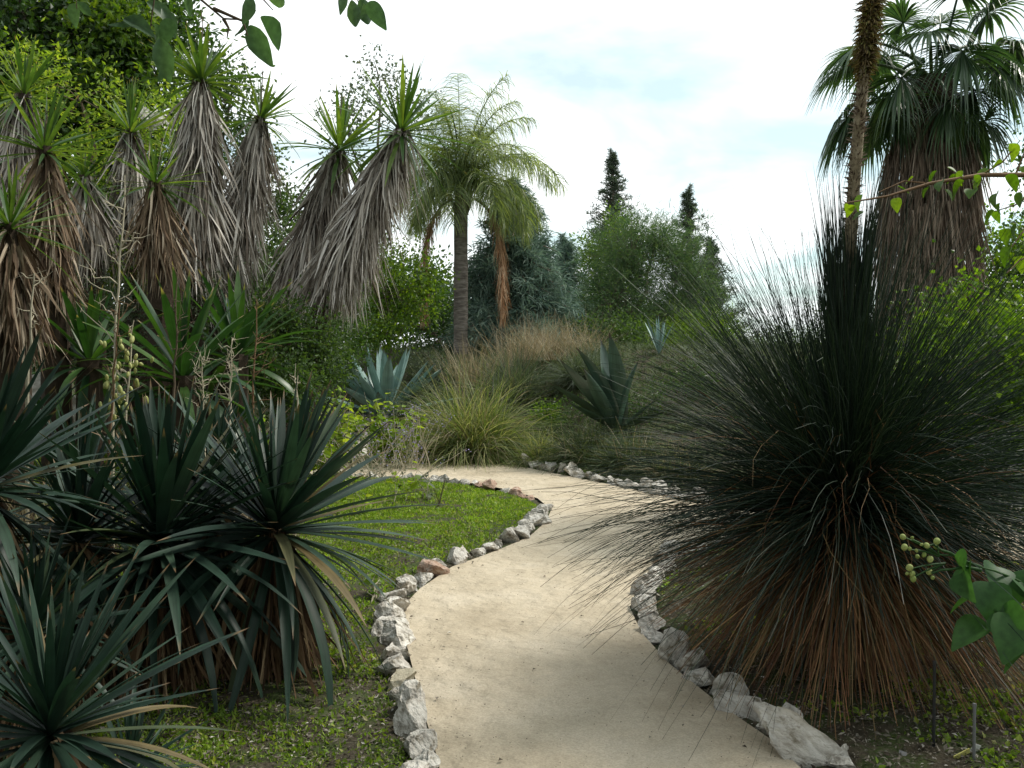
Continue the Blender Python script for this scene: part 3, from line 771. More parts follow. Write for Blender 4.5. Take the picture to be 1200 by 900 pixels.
# ------------------------------------------------------------------ tussock grasses
def tussock(name, label, px, d, spread_px, n, width, mats, droop=(.6, 1.8), zlo=0.15, base_r=.22, dz=0, group='tussock grasses', straw=0.0, cat='grass tussock'):
    b = on_ground(px, d); b[2] += dz
    t = thing(name, label, cat, b, group)
    L = spread_px / F * d
    def go(n, mat, pname, lmul=1.0, zl=zlo):
        a = rng.uniform(0, 2 * np.pi, n); q = base_r * np.sqrt(rng.uniform(0, 1, n))
        base = b + np.stack([q * np.cos(a), q * np.sin(a), 0 * a], -1)
        dr = rdir(n, None, zl, 1.0); dr[:, :2] += .5 * np.stack([np.cos(a), np.sin(a)], -1) * (1 - dr[:, 2:3])
        mb = MB(); blades(mb, base, dr, L * lmul * rng.uniform(.55, 1.15, n), width * rng.uniform(.6, 1.2, n), rng.uniform(*droop, n), seg=6, wob=.04)
        part(pname, mb, mat, t, kind='stuff')
    go(n, mats, 'blades')
    if straw: go(int(n * straw), M['straw'], 'dry_blades', 1.02)
tussock('tussock_grass', 'large arching green tussock at the far bend of the path', 556, 14.0, 122, 4200, .012, M['tussock'], (.6, 1.9), .12, .40, straw=.14)
tussock('tussock_grass', 'bluish tussock behind the large arching one', 606, 16.6, 84, 1900, .014, M['olive'], (.3, 1.3), .25, .3, straw=.06)
tussock('tussock_grass', 'small tussock between the large one and the dark agave', 632, 13.2, 60, 1300, .011, M['tussock'], (.6, 1.8), .15, .25)
tussock('tussock_grass', 'low dark tussock behind the far stone edging', 688, 12.6, 62, 1700, .011, M['tussock_dark'], (.4, 1.5), .15, .3, straw=.12)
tussock('tussock_grass', 'low dark tussock right of the first one at the far stone edging', 738, 11.9, 60, 1600, .011, M['tussock_dark'], (.4, 1.5), .15, .3, straw=.1)
tussock('tussock_grass', 'dry brownish tussock beside the wiry leaved plant', 792, 11.2, 62, 1500, .010, M['tussock_dark'], (.6, 1.7), .1, .35, straw=.3)
tussock('feather_grass', 'straw coloured wispy grass behind the bluish tussock', 655, 17.6, 62, 700, .009, M['straw'], (.1, .6), .6, .9)
tussock('feather_grass', 'reddish dry grass beside the straw coloured grass', 618, 18.4, 66, 420, .009, M['straw'], (.1, .6), .6, .8)
tussock('tussock_grass', 'grey green tussock behind the dark agave', 690, 15.6, 56, 1100, .012, M['olive'], (.3, 1.3), .2, .4)
tussock('tussock_grass', 'small pale tussock on the bank left of the big one', 505, 15.0, 40, 900, .010, M['tussock'], (.4, 1.5), .15, .25)
tussock('dry_grass', 'tan dry grass among the twiggy stalks behind the foreground yuccas', 262, 6.6, 95, 420, .008, M['straw'], (.05, .5), .6, .5, group='dry grass among the yuccas')
tussock('dry_grass', 'pale dry grass below the brownish skirt at the left edge', 45, 6.2, 150, 320, .009, M['straw'], (.05, .5), .6, .4, group='dry grass among the yuccas')
tussock('feather_grass', 'thin bleached grass stalks in front of the feather palm', 553, 17.2, 74, 260, .014, M['straw'], (.05, .3), .75, .35)

# ------------------------------------------------------------------ trees and shrubs
def clump_leaves(mb, cen, cr, n_per, ll, lw, r, updir=(0, 0, 0), fold=.25, strap=False, mi=0, flat=1.0):
    K = len(cen)
    i = np.repeat(np.arange(K), n_per)
    off = r.normal(0, 1, (len(i), 3)); off[:, 2] *= flat
    pos = cen[i] + off * np.asarray(cr)[i][:, None] * .55
    d = off * .6 + r.normal(0, .7, off.shape) + np.asarray(updir)
    n = len(i)
    if strap:
        blades(mb, pos, d, ll * r.uniform(.6, 1.3, n), lw * r.uniform(.6, 1.2, n), .4, seg=2, mi=mi, r=r, twist=2)
    else:
        leaves(mb, pos, d, ll * r.uniform(.6, 1.25, n), lw * r.uniform(.7, 1.2, n), fold, mi, r=r)

def tree(name, label, cat, base, blobs, n_clump, n_per, ll, lw, mats, seed, clump_r=.35, trunk_r=.12, strap=False, updir=(0, 0, -.2), group=None, bark='bark', shell=.35, accent=None, flat=1.0, twigs=True):
    """blobs: (centre xyz, radii xyz); leaves are gathered in clumps at the ends of limbs"""
    r = np.random.default_rng(seed)
    base = np.asarray(base, float)
    t = thing(name, label, cat, base, group)
    vol = np.array([np.prod(b[1]) ** (2 / 3) for b in blobs]); vol = vol / vol.sum()
    tm, cm = MB(), MB()
    top = np.mean([b[0] for b in blobs], axis=0)
    fork = base + (top - base) * .45
    if trunk_r > 0:
        tube(tm, curve_pts(base - np.array([0, 0, .1]), fork, 6, wob=trunk_r * .35, r=r), np.linspace(trunk_r * 1.25, trunk_r * .8, 6), 8)
    for (c, rad), w in zip(blobs, vol):
        c = np.asarray(c, float); rad = np.asarray(rad, float)
        k = max(3, int(n_clump * w))
        dd = rdir(k, r); q = r.uniform(shell, 1.0, k) ** .6 * (1 + .22 * np.sin(dd[:, 0] * 5 + seed) * np.sin(dd[:, 2] * 4 + dd[:, 1] * 5))
        cen = c + dd * q[:, None] * rad
        cr = clump_r * r.uniform(.6, 1.3, k)
        clump_leaves(cm, cen, cr, n_per, ll, lw, r, updir, strap=strap, flat=flat)
        if trunk_r > 0:
            tube(tm, curve_pts(fork, c, 6, wob=.12, r=r), np.linspace(trunk_r * .6, trunk_r * .2, 6), 6)
            if twigs:
                for e in cen[::2]:
                    tube(tm, curve_pts(c + (e - c) * r.uniform(0, .3), e, 4, wob=.05, r=r), np.linspace(trunk_r * .16, trunk_r * .03, 4), 4, cap=False)
    if trunk_r > 0:
        part('trunk', tm, M[bark], t, True)
    part('crown', cm, M[mats], t)
    if accent:
        am = MB()
        cen = np.array([np.asarray(c) + o * np.asarray(rad) for (c, rad) in accent[1] for o in rdir(accent[2], r) * r.uniform(.5, 1, (accent[2], 1))])
        clump_leaves(am, cen, np.full(len(cen), clump_r * .7), accent[3], ll, lw, r, updir, strap=strap)
        part('sun_tinted_leaf_sprays', am, M[accent[0]], t)  # sunlight put into the colour: yellower leaves over the dark crown
    return t

def B(px, py, d, rx_px, ry_px, rd=None):
    s = d / F
    return (W(px, py, d), (rx_px * s, rd if rd else rx_px * s * .8, ry_px * s))

# large dark broadleaf tree, upper left
tree('broadleaf_tree', 'large dark green broadleaf tree filling the upper left corner', 'tree', on_ground(60, 14.5),
     [B(30, 40, 13.5, 110, 90), B(120, 20, 14, 95, 70), B(75, 130, 13.5, 95, 70), B(175, 100, 14, 60, 55), B(-60, 120, 14, 90, 120), B(190, 30, 14.5, 45, 45), B(150, 190, 14, 70, 50)],
     420, 70, .13, .07, 'tree_dark', 21, .42, .22, shell=.2, updir=(0, 0, -.3),
     accent=('tree_yellow', [B(175, 120, 13.2, 70, 60), B(60, 110, 12.8, 100, 60), B(150, 40, 13.2, 70, 50)], 16, 60))
tree('broadleaf_tree', 'yellow green tree growing between the skirted yuccas and the dark tree', 'tree', on_ground(120, 12.0),
     [B(95, 120, 11.6, 60, 50), B(170, 135, 11.6, 55, 35), B(20, 90, 11.5, 45, 40), B(110, 190, 11.8, 70, 30), B(190, 160, 12, 40, 40)],
     62, 40, .085, .04, 'herb', 22, .24, .07, shell=.3, bark='twig')
tree('broadleaf_tree', 'thin crowned tree behind the tallest yucca', 'tree', on_ground(275, 15.0),
     [B(270, 120, 14.6, 38, 40), B(250, 85, 14.8, 30, 25), B(285, 180, 14.6, 35, 45)], 60, 46, .09, .05, 'tree_mid', 23, .28, .09, shell=.3)
tree('broadleaf_tree', 'sparse tree behind the pair of leaning yuccas', 'tree', on_ground(430, 22.0),
     [B(405, 130, 21.5, 36, 36), B(445, 95, 22, 38, 30), B(400, 165, 21.5, 30, 35), B(470, 120, 22, 35, 40)], 60, 30, .11, .06, 'olive', 24, .32, .10, shell=.4)
tree('shrub', 'green bushy shrub between the leaning yuccas and the left cluster', 'shrub', on_ground(330, 14.5),
     [B(330, 300, 14.2, 50, 55), B(320, 245, 14.6, 30, 30), B(350, 250, 15, 32, 30), B(300, 350, 14, 55, 60)], 150, 60, .075, .045, 'tree_mid', 25, .28, .05)
tree('shrub', 'yellow leaved shrub under the feather palm crown', 'shrub', on_ground(455, 18.0),
     [B(460, 345, 17.5, 48, 45), B(440, 300, 17.6, 30, 30), B(430, 385, 17.2, 45, 38), B(495, 320, 18, 25, 38)], 150, 56, .085, .05, 'tree_yellow', 26, .28, .05, shell=.2)
tree('shrub', 'dark shrub left of the stony bank', 'shrub', on_ground(375, 15.5),
     [B(385, 410, 15.3, 45, 45), B(345, 420, 15.2, 45, 45), B(395, 360, 16, 35, 35)], 130, 60, .07, .035, 'tree_dark', 27, .28, .04)
tree('shrub', 'dark undergrowth bush behind the feather palm trunk', 'shrub', on_ground(500, 22.5),
     [B(500, 385, 22.5, 55, 45), B(560, 380, 23.5, 50, 60), B(450, 360, 23, 50, 60), B(620, 400, 24, 50, 40)], 170, 60, .11, .06, 'tree_dark', 28, .40, .06)

# blue cedar
def conifer(label, px, d, top_py, base_py, half_px, mat, seed, tiers, n_per, needle, width, droop, spread=1.0, name='conifer', lean=0, taper=.75):
    r = np.random.default_rng(seed)
    b = on_ground(px, d); top = W(px + lean, top_py, d); lo = W(px, base_py, d)
    t = thing(name, label, 'conifer', b)
    mb = MB(); tube(mb, curve_pts(b - [0, 0, .1], top, 8, wob=.03, r=r), np.linspace(.16, .02, 8), 8)
    cen, cr = [], []
    for k in range(tiers):
        f = (k + r.uniform(0, 1)) / tiers
        c = lo * (1 - f) + top * f
        R = half_px / F * d * (1 - f) ** taper * r.uniform(.35, 1.2) + .02
        a = r.uniform(0, 6.28)
        e = c + np.array([math.cos(a) * R, math.sin(a) * R, -droop * R])
        tube(mb, curve_pts(c, e, 4, (0, 0, .05)), np.linspace(.03, .008, 4), 4, cap=False)
        for s in np.linspace(.25, 1.0, max(2, int(4 * R / .8))):
            cen.append(c * (1 - s) + e * s + r.normal(0, .08, 3)); cr.append(.26 * spread * (1.15 - .5 * s) * (1.05 - .88 * f))
    for k in range(6):
        cen.append(top + np.array([.02 * k * (1 if lean else -1), 0, .07 * k - .1])); cr.append(.07 - .008 * k)
    part('trunk', mb, M['bark'], t, True)
    cm = MB(); clump_leaves(cm, np.array(cen), np.array(cr), n_per, needle, width, r, (0, 0, .1 if droop > 0 else .8), strap=True, flat=.7)
    part('crown', cm, M[mat], t)
conifer('blue green conifer with drooping boughs right of the feather palm', 604, 21.6, 222, 425, 84, 'cedar', 31, 480, 40, .22, .026, .3, 1.5, taper=.55)
conifer('second blue conifer low between the first one and the feathery tree', 662, 25.0, 285, 420, 52, 'cedar', 32, 150, 34, .22, .026, .3, 1.3)
conifer('tall dark cypress rising behind the feathery green tree', 718, 33.0, 184, 420, 64, 'cypress', 33, 300, 22, .16, .028, -.5, .95, 'cypress_tree', taper=.9)
conifer('slim dark cypress with crooked tip right of the feathery green tree', 812, 33.0, 226, 420, 58, 'cypress', 34, 230, 22, .16, .028, -.5, .95, 'cypress_tree', taper=.9, lean=-6)
conifer('shorter dark cypress at the right end of the far trees', 834, 34.0, 286, 420, 50, 'cypress', 35, 190, 22, .16, .028, -.5, .95, 'cypress_tree', taper=.9)
tree('feathery_tree', 'soft feathery green tree in front of the tall cypress', 'tree', on_ground(740, 24.0),
     [B(738, 300, 23.6, 56, 52), B(718, 350, 23.2, 52, 55), B(770, 285, 24, 38, 36)], 230, 60, .20, .016, 'casuarina', 41, .36, .10, strap=True, updir=(0, 0, .5), shell=.15)
tree('feathery_tree', 'feathery grey green tree left of the slim crooked cypress', 'tree', on_ground(795, 25.0),
     [B(790, 295, 24.6, 40, 45), B(808, 345, 24.2, 46, 52), B(775, 370, 24, 48, 42)], 200, 60, .20, .016, 'casuarina', 42, .36, .09, strap=True, updir=(0, 0, .5), shell=.15)
tree('broadleaf_tree', 'yellow green small tree overlapping the tall cypress', 'tree', on_ground(712, 28.0),
     [B(726, 275, 27.6, 18, 32), B(695, 300, 27.8, 20, 25), B(738, 300, 28, 16, 25)], 60, 40, .12, .07, 'tree_yellow', 43, .30, .07, shell=.1)
tree('shrub', 'yellow green fine leaved bush beneath the far cypresses', 'shrub', on_ground(815, 19.5),
     [B(820, 395, 19.3, 42, 36), B(790, 405, 19, 35, 28), B(850, 410, 19.2, 35, 30)], 110, 56, .14, .014, 'tree_yellow', 44, .3, .05, strap=True, updir=(0, 0, .6), shell=.1)
tree('shrub', 'small bright green bush between tussock and dark agave', 'shrub', on_ground(643, 14.6),
     [B(643, 488, 14.5, 18, 14)], 26, 40, .05, .035, 'backlit', 45, .12, .02)
tree('shrub', 'dark low bush around the dark agave', 'shrub', on_ground(680, 14.4),
     [B(672, 490, 14.3, 30, 22), B(745, 490, 13.6, 45, 24), B(800, 470, 13.8, 45, 40)], 100, 56, .06, .02, 'tree_dark', 46, .22, .03)
tree('shrub', 'grey green low bush on the bank beside the blue agave', 'shrub', on_ground(500, 18.2),
     [B(502, 432, 18, 24, 14), B(520, 440, 17.4, 20, 12)], 50, 46, .06, .03, 'olive', 47, .18, .02)
tree('shrub', 'dark bush closing the gap behind the straw coloured grass', 'shrub', on_ground(680, 21.5),
     [B(660, 400, 21.5, 40, 25), B(710, 400, 21.5, 45, 30), B(760, 410, 21, 45, 30)], 120, 56, .09, .05, 'tree_mid', 48, .32, .04)
tree('shrub', 'dark hedge far behind the feather palm', 'hedge', on_ground(540, 30.0),
     [B(400, 370, 30, 70, 55), B(500, 360, 30, 70, 60), B(600, 375, 31, 70, 50), B(700, 385, 31, 70, 45), B(320, 350, 30, 70, 70), B(790, 395, 31, 70, 36)], 480, 60, .17, .09, 'tree_dark', 75, .6, .08, shell=.05)
tree('shrub', 'far olive hedge at the end of the garden', 'hedge', on_ground(890, 36.0),
     [B(860, 405, 36, 60, 28), B(960, 400, 36, 70, 34), B(1060, 395, 36, 70, 40)], 150, 46, .16, .06, 'olive', 49, .5, .06)

tree('shrub', 'dark thicket behind the lower skirts of the left yucca cluster', 'shrub', on_ground(140, 12.2),
     [B(60, 300, 12.2, 90, 60), B(180, 300, 12, 80, 60), B(120, 370, 11.6, 110, 60), B(260, 330, 12.4, 60, 70), B(20, 390, 11.5, 80, 60), B(240, 400, 11.6, 80, 50)], 300, 60, .09, .05, 'tree_dark', 71, .34, .06, shell=.1)
tree('shrub', 'mid green bush behind the dark thicket at left', 'shrub', on_ground(90, 14.5),
     [B(90, 250, 14.6, 110, 60), B(210, 250, 14.6, 60, 50), B(-10, 240, 14.6, 80, 70)], 200, 60, .09, .05, 'tree_mid', 72, .36, .06, shell=.1)
tree('shrub', 'fine leaved dark bush on the bank right of the big tussock', 'shrub', on_ground(640, 16.2),
     [B(640, 455, 16, 30, 16), B(690, 450, 16, 35, 20), B(600, 450, 17, 30, 14)], 90, 50, .07, .018, 'olive', 73, .24, .02)
tree('shrub', 'low grey bush left of the big tussock on the bank', 'shrub', on_ground(505, 16.0),
     [B(500, 465, 16, 26, 13), B(480, 478, 15.4, 24, 10)], 50, 46, .06, .022, 'olive', 74, .2, .02)
tree('shrub', 'olive bush hiding the trunks of the leaning yuccas', 'shrub', on_ground(330, 9.3),
     [B(335, 385, 9.2, 42, 42, .35), B(300, 420, 9.0, 40, 45, .35), B(370, 420, 9.6, 36, 42, .35), B(330, 450, 8.8, 50, 36, .35)], 170, 50, .055, .028, 'tree_mid', 76, .2, .03, shell=.05)
tree('shrub', 'twiggy olive bush between the strap leaved rosettes', 'shrub', on_ground(170, 8.8),
     [B(150, 370, 8.8, 60, 55, .35), B(60, 400, 8.4, 50, 50, .35), B(235, 345, 9.0, 45, 50, .35)], 140, 46, .05, .018, 'olive', 77, .2, .03, shell=.05)
tree('shrub', 'yellow green sprays growing between the skirts of the left cluster', 'shrub', on_ground(120, 9.8),
     [B(125, 240, 9.7, 36, 30, .3), B(85, 290, 9.6, 36, 40, .3), B(145, 320, 9.5, 36, 36, .3), B(40, 250, 9.8, 28, 36, .3)], 80, 40, .06, .028, 'tree_yellow', 78, .2, .03, shell=.05)
tree('shrub', 'grey green bush on the bank behind the left half of the wiry leaved plant', 'shrub', on_ground(850, 14.5),
     [B(850, 450, 14.5, 45, 32, .6), B(905, 445, 14.8, 45, 38, .6)], 100, 50, .07, .03, 'olive', 79, .3, .03, shell=.05)
tree('shrub', 'mid green bush on the bank between the wiry leaved plant and the far hedge', 'shrub', on_ground(950, 17.0),
     [B(940, 425, 17, 50, 32, .8), B(1000, 430, 16.5, 45, 36, .8)], 120, 50, .08, .04, 'tree_mid', 80, .34, .03, shell=.05)
# right hand shrubs
tree('shrub', 'sunlit green shrub at the right edge behind the wiry leaved plant', 'shrub', on_ground(1130, 7.4),
     [B(1150, 400, 7.0, 70, 75, .6), B(1100, 450, 6.6, 55, 65, .5), B(1165, 500, 5.6, 75, 70, .5), B(1130, 560, 5.4, 75, 55, .4), B(1190, 430, 5.4, 60, 70, .5)],
     340, 46, .052, .034, 'backlit', 51, .20, .03, shell=.1)
tree('shrub', 'taller bright shrub right of the thatched palm trunk', 'shrub', on_ground(1180, 10.2),
     [B(1170, 345, 10, 45, 50, .6), B(1195, 300, 10.2, 45, 50, .6), B(1205, 400, 10, 60, 60, .6)], 150, 46, .06, .04, 'backlit', 52, .26, .05, shell=.1)
tree('shrub', 'dark shrub in the shade behind the wiry leaved plant', 'shrub', on_ground(1060, 9.4),
     [B(1050, 480, 9.4, 80, 70, .6), B(960, 500, 9.6, 70, 50, .5), B(1140, 480, 9.6, 90, 80, .6)], 190, 50, .07, .04, 'tree_dark', 53, .3, .04)
tree('broadleaf_tree', 'dark tree crown cut by the right edge below the vine', 'tree', on_ground(1290, 14.0),
     [B(1235, 290, 13.6, 50, 50), B(1260, 180, 14, 60, 70), B(1300, 300, 14, 80, 90)], 130, 50, .10, .06, 'tree_dark', 54, .36, .12)

# ------------------------------------------------------------------ feather palm
def feather_palm():
    r = np.random.default_rng(81)
    d = 20.0
    b = on_ground(540, d); head = W(540, 224, d)
    t = thing('feather_palm', 'feather palm with grey trunk and drooping sunlit fronds', 'palm tree', b)
    pts = curve_pts(b - [0, 0, .1], head, 14)
    mb = MB(); tube(mb, pts, np.linspace(.165, .15, 14) + r.normal(0, .006, 14), 12); part('trunk', mb, M['palm_bark'], t, True)
    mb = MB()
    a = r.uniform(0, 6.28, 60)
    base = head + np.stack([.13 * np.cos(a), .13 * np.sin(a), r.uniform(-.55, .15, 60)], -1)
    blades(mb, base, np.stack([np.cos(a) * .35, np.sin(a) * .35, 0 * a + 1], -1), .5, .10, 0.1, seg=3, r=r)
    part('leaf_bases', mb, M['thatch'], t)
    def frond(az, el, L, mat, droop, dead=False, hb=None):
        n = 13
        p = np.zeros((n, 3)); p[0] = hb if hb is not None else head + np.array([0, 0, .1])
        dd = np.array([math.cos(az) * math.cos(el), math.sin(az) * math.cos(el), math.sin(el)])
        D = [dd]
        for i in range(1, n):
            dd = dd + np.array([0, 0, -droop / n * (0.35 + 1.5 * i / n)]); dd = dd / np.linalg.norm(dd)
            p[i] = p[i - 1] + dd * L / (n - 1); D.append(dd)
        D = np.array(D)
        rb = MB(); tube(rb, p, np.linspace(.024, .004, n), 5); mb = MB()
        m = 105
        s = np.linspace(.10, 1, m); f = s * (n - 1); i = np.minimum(f.astype(int), n - 2); fr = (f - i)[:, None]
        pos = p[i] * (1 - fr) + p[i + 1] * fr; tg = nrm(D[i] * (1 - fr) + D[i + 1] * fr)
        side = nrm(np.cross(tg, np.array([0, 0, 1.0])) + 1e-6)
        up = np.cross(side, tg)
        for sg in (-1, 1):
            dv = side * sg * .85 + tg * .55 + up * r.uniform(-.5, .7, (m, 1)) + r.normal(0, .16, (m, 3))
            ll = (.80 if not dead else .55) * np.sin(np.clip(s * 2.6 + .35, 0, np.pi)) ** .6 * r.uniform(.8, 1.15, m) + .08
            blades(mb, pos, dv, ll, .015, r.uniform(.9, 2.6, m) if not dead else 2.2, seg=4, r=r, twist=.6)
        fr_ = part('dead_frond' if dead else 'frond', mb, M[mat], t); part('rachis', rb, M[mat], fr_, True)
    specs = [(.1, 1.22, 3.5, 1.5), (.6, 1.05, 3.4, 1.9), (1.3, 1.2, 3.2, 1.6), (2.1, 1.1, 3.0, 1.9), (2.8, 1.15, 2.9, 1.9), (3.3, 1.0, 2.7, 2.3), (3.9, 1.15, 3.0, 2.0), (4.5, 1.2, 3.0, 1.8),
             (5.0, 1.05, 3.0, 2.1), (5.6, 1.0, 3.2, 2.1), (6.1, .85, 3.3, 2.1), (.3, .55, 3.1, 2.2), (2.6, .6, 2.5, 2.5), (3.5, .7, 2.5, 2.6), (4.2, .6, 2.6, 2.4), (5.3, .5, 2.8, 2.2), (5.9, .35, 2.9, 2.1),
             (1.0, .6, 2.8, 2.3), (1.8, .7, 2.7, 2.2), (0.0, 1.38, 3.3, 1.3), (3.1, 1.42, 2.8, .9), (4.7, 1.45, 2.9, 1.0), (5.8, 1.3, 3.4, 1.5), (3.0, .3, 2.2, 2.4), (4.8, .2, 2.4, 2.2), (3.7, .15, 2.3, 2.2), (5.5, .1, 2.4, 2.0), (6.2, .2, 2.6, 2.2), (3.2, .8, 2.8, 2.5), (2.4, .3, 2.3, 2.3), (.15, .9, 3.6, 2.0), (4.1, 1.3, 3.1, 1.5)]
    for az, el, L, dr in specs: frond(az + r.normal(0, .12), el, L * .80 * r.uniform(.88, 1.08), 'queen', dr * 1.12)
    for az, px in ((3.4, 526), (0.05, 566), (-.35, 570), (3.0, 522)):
        frond(az, -.35, 2.9, 'rust', 9.0, True, head + np.array([(px - 540) / F * d * .62, -.15, -.2]))
feather_palm()

# ------------------------------------------------------------------ fan palm with thatched trunk
def fan_palm():
    r = np.random.default_rng(91)
    d = 9.2
    b = on_ground(1085, d); head = W(1092, 92, d)
    t = thing('fan_palm', 'fan palm with thick thatched trunk behind the wiry leaved plant', 'palm tree', b)
    mb = MB()
    pts = np.array([b - [0, 0, .1], b * .5 + head * .5, head]); tube(mb, pts, [.32, .33, .20], 14); part('trunk', mb, M['core'], t, True)
    # thatch
    n = 6500
    z0, z1 = W(0, 470, d)[2], W(0, 118, d)[2]
    s = r.uniform(0, 1, n); a = r.uniform(0, 2 * np.pi, n)
    s = np.clip(s, 0, 1)
    rad = np.interp(s, [0, .25, .6, .85, 1.0], [.30, .44, .47, .42, .22]) * r.uniform(.85, 1.06, n)
    cx = np.interp(s, [0, 1], [b[0] - .02, head[0]])
    base = np.stack([cx + rad * np.cos(a), d + rad * np.sin(a), z0 + s * (z1 - z0)], -1)
    dirv = np.stack([np.cos(a) * .12, np.sin(a) * .12, 0 * a - 1], -1) + r.normal(0, .09, (n, 3))
    mb = MB(); blades(mb, base, dirv, r.uniform(.25, .7, n), r.uniform(.006, .022, n), .3, seg=3, r=r, twist=1.5, wob=.05)
    part('thatch', mb, M['thatch'], t, kind='stuff')
    def fan(az, el, pet, R, droop, mat='fan', spread=2.3):
        mb = MB()
        n = 7; p = np.zeros((n, 3)); p[0] = head + np.array([math.cos(az), math.sin(az), 0]) * .12 + np.array([0, 0, r.uniform(-.25, .25)])
        dd = np.array([math.cos(az) * math.cos(el), math.sin(az) * math.cos(el), math.sin(el)])
        for i in range(1, n):
            dd = dd + np.array([0, 0, -droop / n]); dd /= np.linalg.norm(dd); p[i] = p[i - 1] + dd * pet / (n - 1)
        pb = MB(); tube(pb, p, np.linspace(.022, .011, n), 5)
        hub = p[-1]; ax = dd
        side = np.cross(ax, np.array([0, 0, 1.0])); side /= np.linalg.norm(side) + 1e-9
        up = np.cross(side, ax)
        ax2 = ax * .92 - up * .35; ax2 /= np.linalg.norm(ax2)
        m = 46
        th = np.linspace(-spread, spread, m)
        dv = np.cos(th)[:, None] * ax2 + np.sin(th)[:, None] * side + (0.18 * np.abs(np.sin(th)))[:, None] * np.cross(side, ax2)
        ll = R * (0.72 + .28 * np.cos(th * .7)) * r.uniform(.93, 1.05, m)
        w = 2 * spread / m * R * .55
        prof = np.array([.06, .55, 1.0, .80, .42, .20, .06])
        blades(mb, np.repeat(hub[None], m, 0), dv, ll, w, 1.25, seg=6, fold=.35, prof=prof, twist=.05, r=r, wob=.02)
        fr_ = part('frond', mb, M[mat], t); part('petiole', pb, M[mat], fr_, True)
    k = 0
    for el, cnt, pet, R, dr in ((1.25, 5, .95, .85, .3), (.8, 8, .95, .95, .9), (.3, 9, .85, .95, 1.2), (-.15, 6, .7, .82, 1.2), (-.5, 3, .5, .75, .9)):
        for j in range(cnt):
            k += 1
            fan(k * 2.39996 + r.normal(0, .2), el + r.normal(0, .16), pet * .84 * r.uniform(.8, 1.12), R * .84 * r.uniform(.82, 1.1), dr)
fan_palm()

# ------------------------------------------------------------------ large wiry-leaved plant on the right
def wiry_plant():
    r = np.random.default_rng(101)
    d = 4.5
    c = W(990, 600, d)
    b = np.array([c[0], c[1], 0.0])
    t = thing('wiry_leaved_plant', 'huge dark plant with thousands of wiry leaves beside the path', 'plant', b)
    mb = MB(); tube(mb, np.array([b - [0, 0, .05], b + [0, 0, .3], c]), [.20, .19, .13], 10); part('trunk', mb, M['core'], t)
    def go(n, zlo, zhi, L, droop, mat, name, w=.0055, bias=None, zoff=0):
        dr = rdir(n, r, zlo, zhi)
        tuft = rdir(max(40, n // 16), r, zlo, zhi)[r.integers(0, max(40, n // 16), n)]
        dr = np.where((r.uniform(0, 1, n) < .62)[:, None], nrm(tuft + r.normal(0, .075, (n, 3))), dr)
        dr = nrm(dr + .16 * np.sin(dr[:, [1, 2, 0]] * 9 + 1.3) * np.cos(dr[:, [2, 0, 1]] * 13 + .4))
        if bias is not None: dr = nrm(dr + np.asarray(bias) * r.uniform(0, 1, (n, 1)))
        base = c + dr * .10 + np.stack([0 * dr[:, 0], 0 * dr[:, 0], r.uniform(-.12, .10, n) + zoff], -1)
        mb = MB(); blades(mb, base, dr, L * r.uniform(.62, 1.14, n) * (1 + .13 * np.sin(dr[:, 0] * 7 + dr[:, 2] * 5 + 1)), w * r.uniform(.7, 1.25, n), r.uniform(*droop, n), seg=9, r=r, twist=2, wob=.055,
                          prof=1 - np.linspace(0, 1, 10) * .72)
        part(name, mb, M[mat], t, kind='stuff')
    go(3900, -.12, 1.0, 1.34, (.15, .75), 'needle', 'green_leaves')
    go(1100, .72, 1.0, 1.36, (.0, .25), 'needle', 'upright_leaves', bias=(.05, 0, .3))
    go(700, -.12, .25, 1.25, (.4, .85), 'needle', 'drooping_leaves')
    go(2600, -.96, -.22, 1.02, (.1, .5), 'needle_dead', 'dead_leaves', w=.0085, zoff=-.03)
    # bent and broken leaves
    n = 260
    dr = rdir(n, r, -.1, .9)
    mb = MB(); blades(mb, c + dr * .12, dr, r.uniform(.6, 1.2, n), .006, r.uniform(.3, 2.2, n), seg=7, r=r, twist=2, wob=.22)
    part('bent_leaves', mb, M['needle_dead'], t, kind='stuff')
    # flower stalk with shaggy top
    top = W(1034, -90, d)
    pp = curve_pts(c, top, 16, (-.06, 0, 0))
    mb = MB(); tube(mb, pp, np.linspace(.040, .022, 16), 8); fs = part('flower_stalk', mb, M['spike_stem'], t, True)
    n = 4200
    f = r.uniform(0.69, 1.0, n); q = f * 15; i = np.minimum(q.astype(int), 14); fr = (q - i)[:, None]
    pos = pp[i] * (1 - fr) + pp[i + 1] * fr
    taper = np.clip((f - .69) / .08, .25, 1)
    mb = MB(); blades(mb, pos, rdir(n, r, -.4, .9), .092 * taper * r.uniform(.25, 1.15, n), .012, .9, seg=3, r=r, twist=2, wob=.25)
    part('flower_spike', mb, M['spike'], fs, kind='stuff')
    n = 900
    f = r.uniform(0.32, .72, n); q = f * 15; i = np.minimum(q.astype(int), 14); fr = (q - i)[:, None]
    mb = MB(); blades(mb, pp[i] * (1 - fr) + pp[i + 1] * fr, rdir(n, r, .3, .95), .065, .010, .2, seg=2, r=r, twist=1)
    part('stalk_bracts', mb, M['thatch'], fs, kind='stuff')
    # column of old upright leaves round the stalk
    n = 900
    s = r.uniform(0, .33, n); a = r.uniform(0, 6.28, n)
    q = s * 15; i = np.minimum(q.astype(int), 14); fr = (q - i)[:, None]
    ax = pp[i] * (1 - fr) + pp[i + 1] * fr
    o = np.stack([np.cos(a), np.sin(a), 0 * a], -1)
    mb = MB(); blades(mb, ax + o * .05, o * .12 + np.array([.02, 0, 1]), r.uniform(.5, .95, n), .007, .05, seg=5, r=r, twist=2, wob=.03)
    part('leaf_column', mb, M['needle'], t, kind='stuff')
wiry_plant()

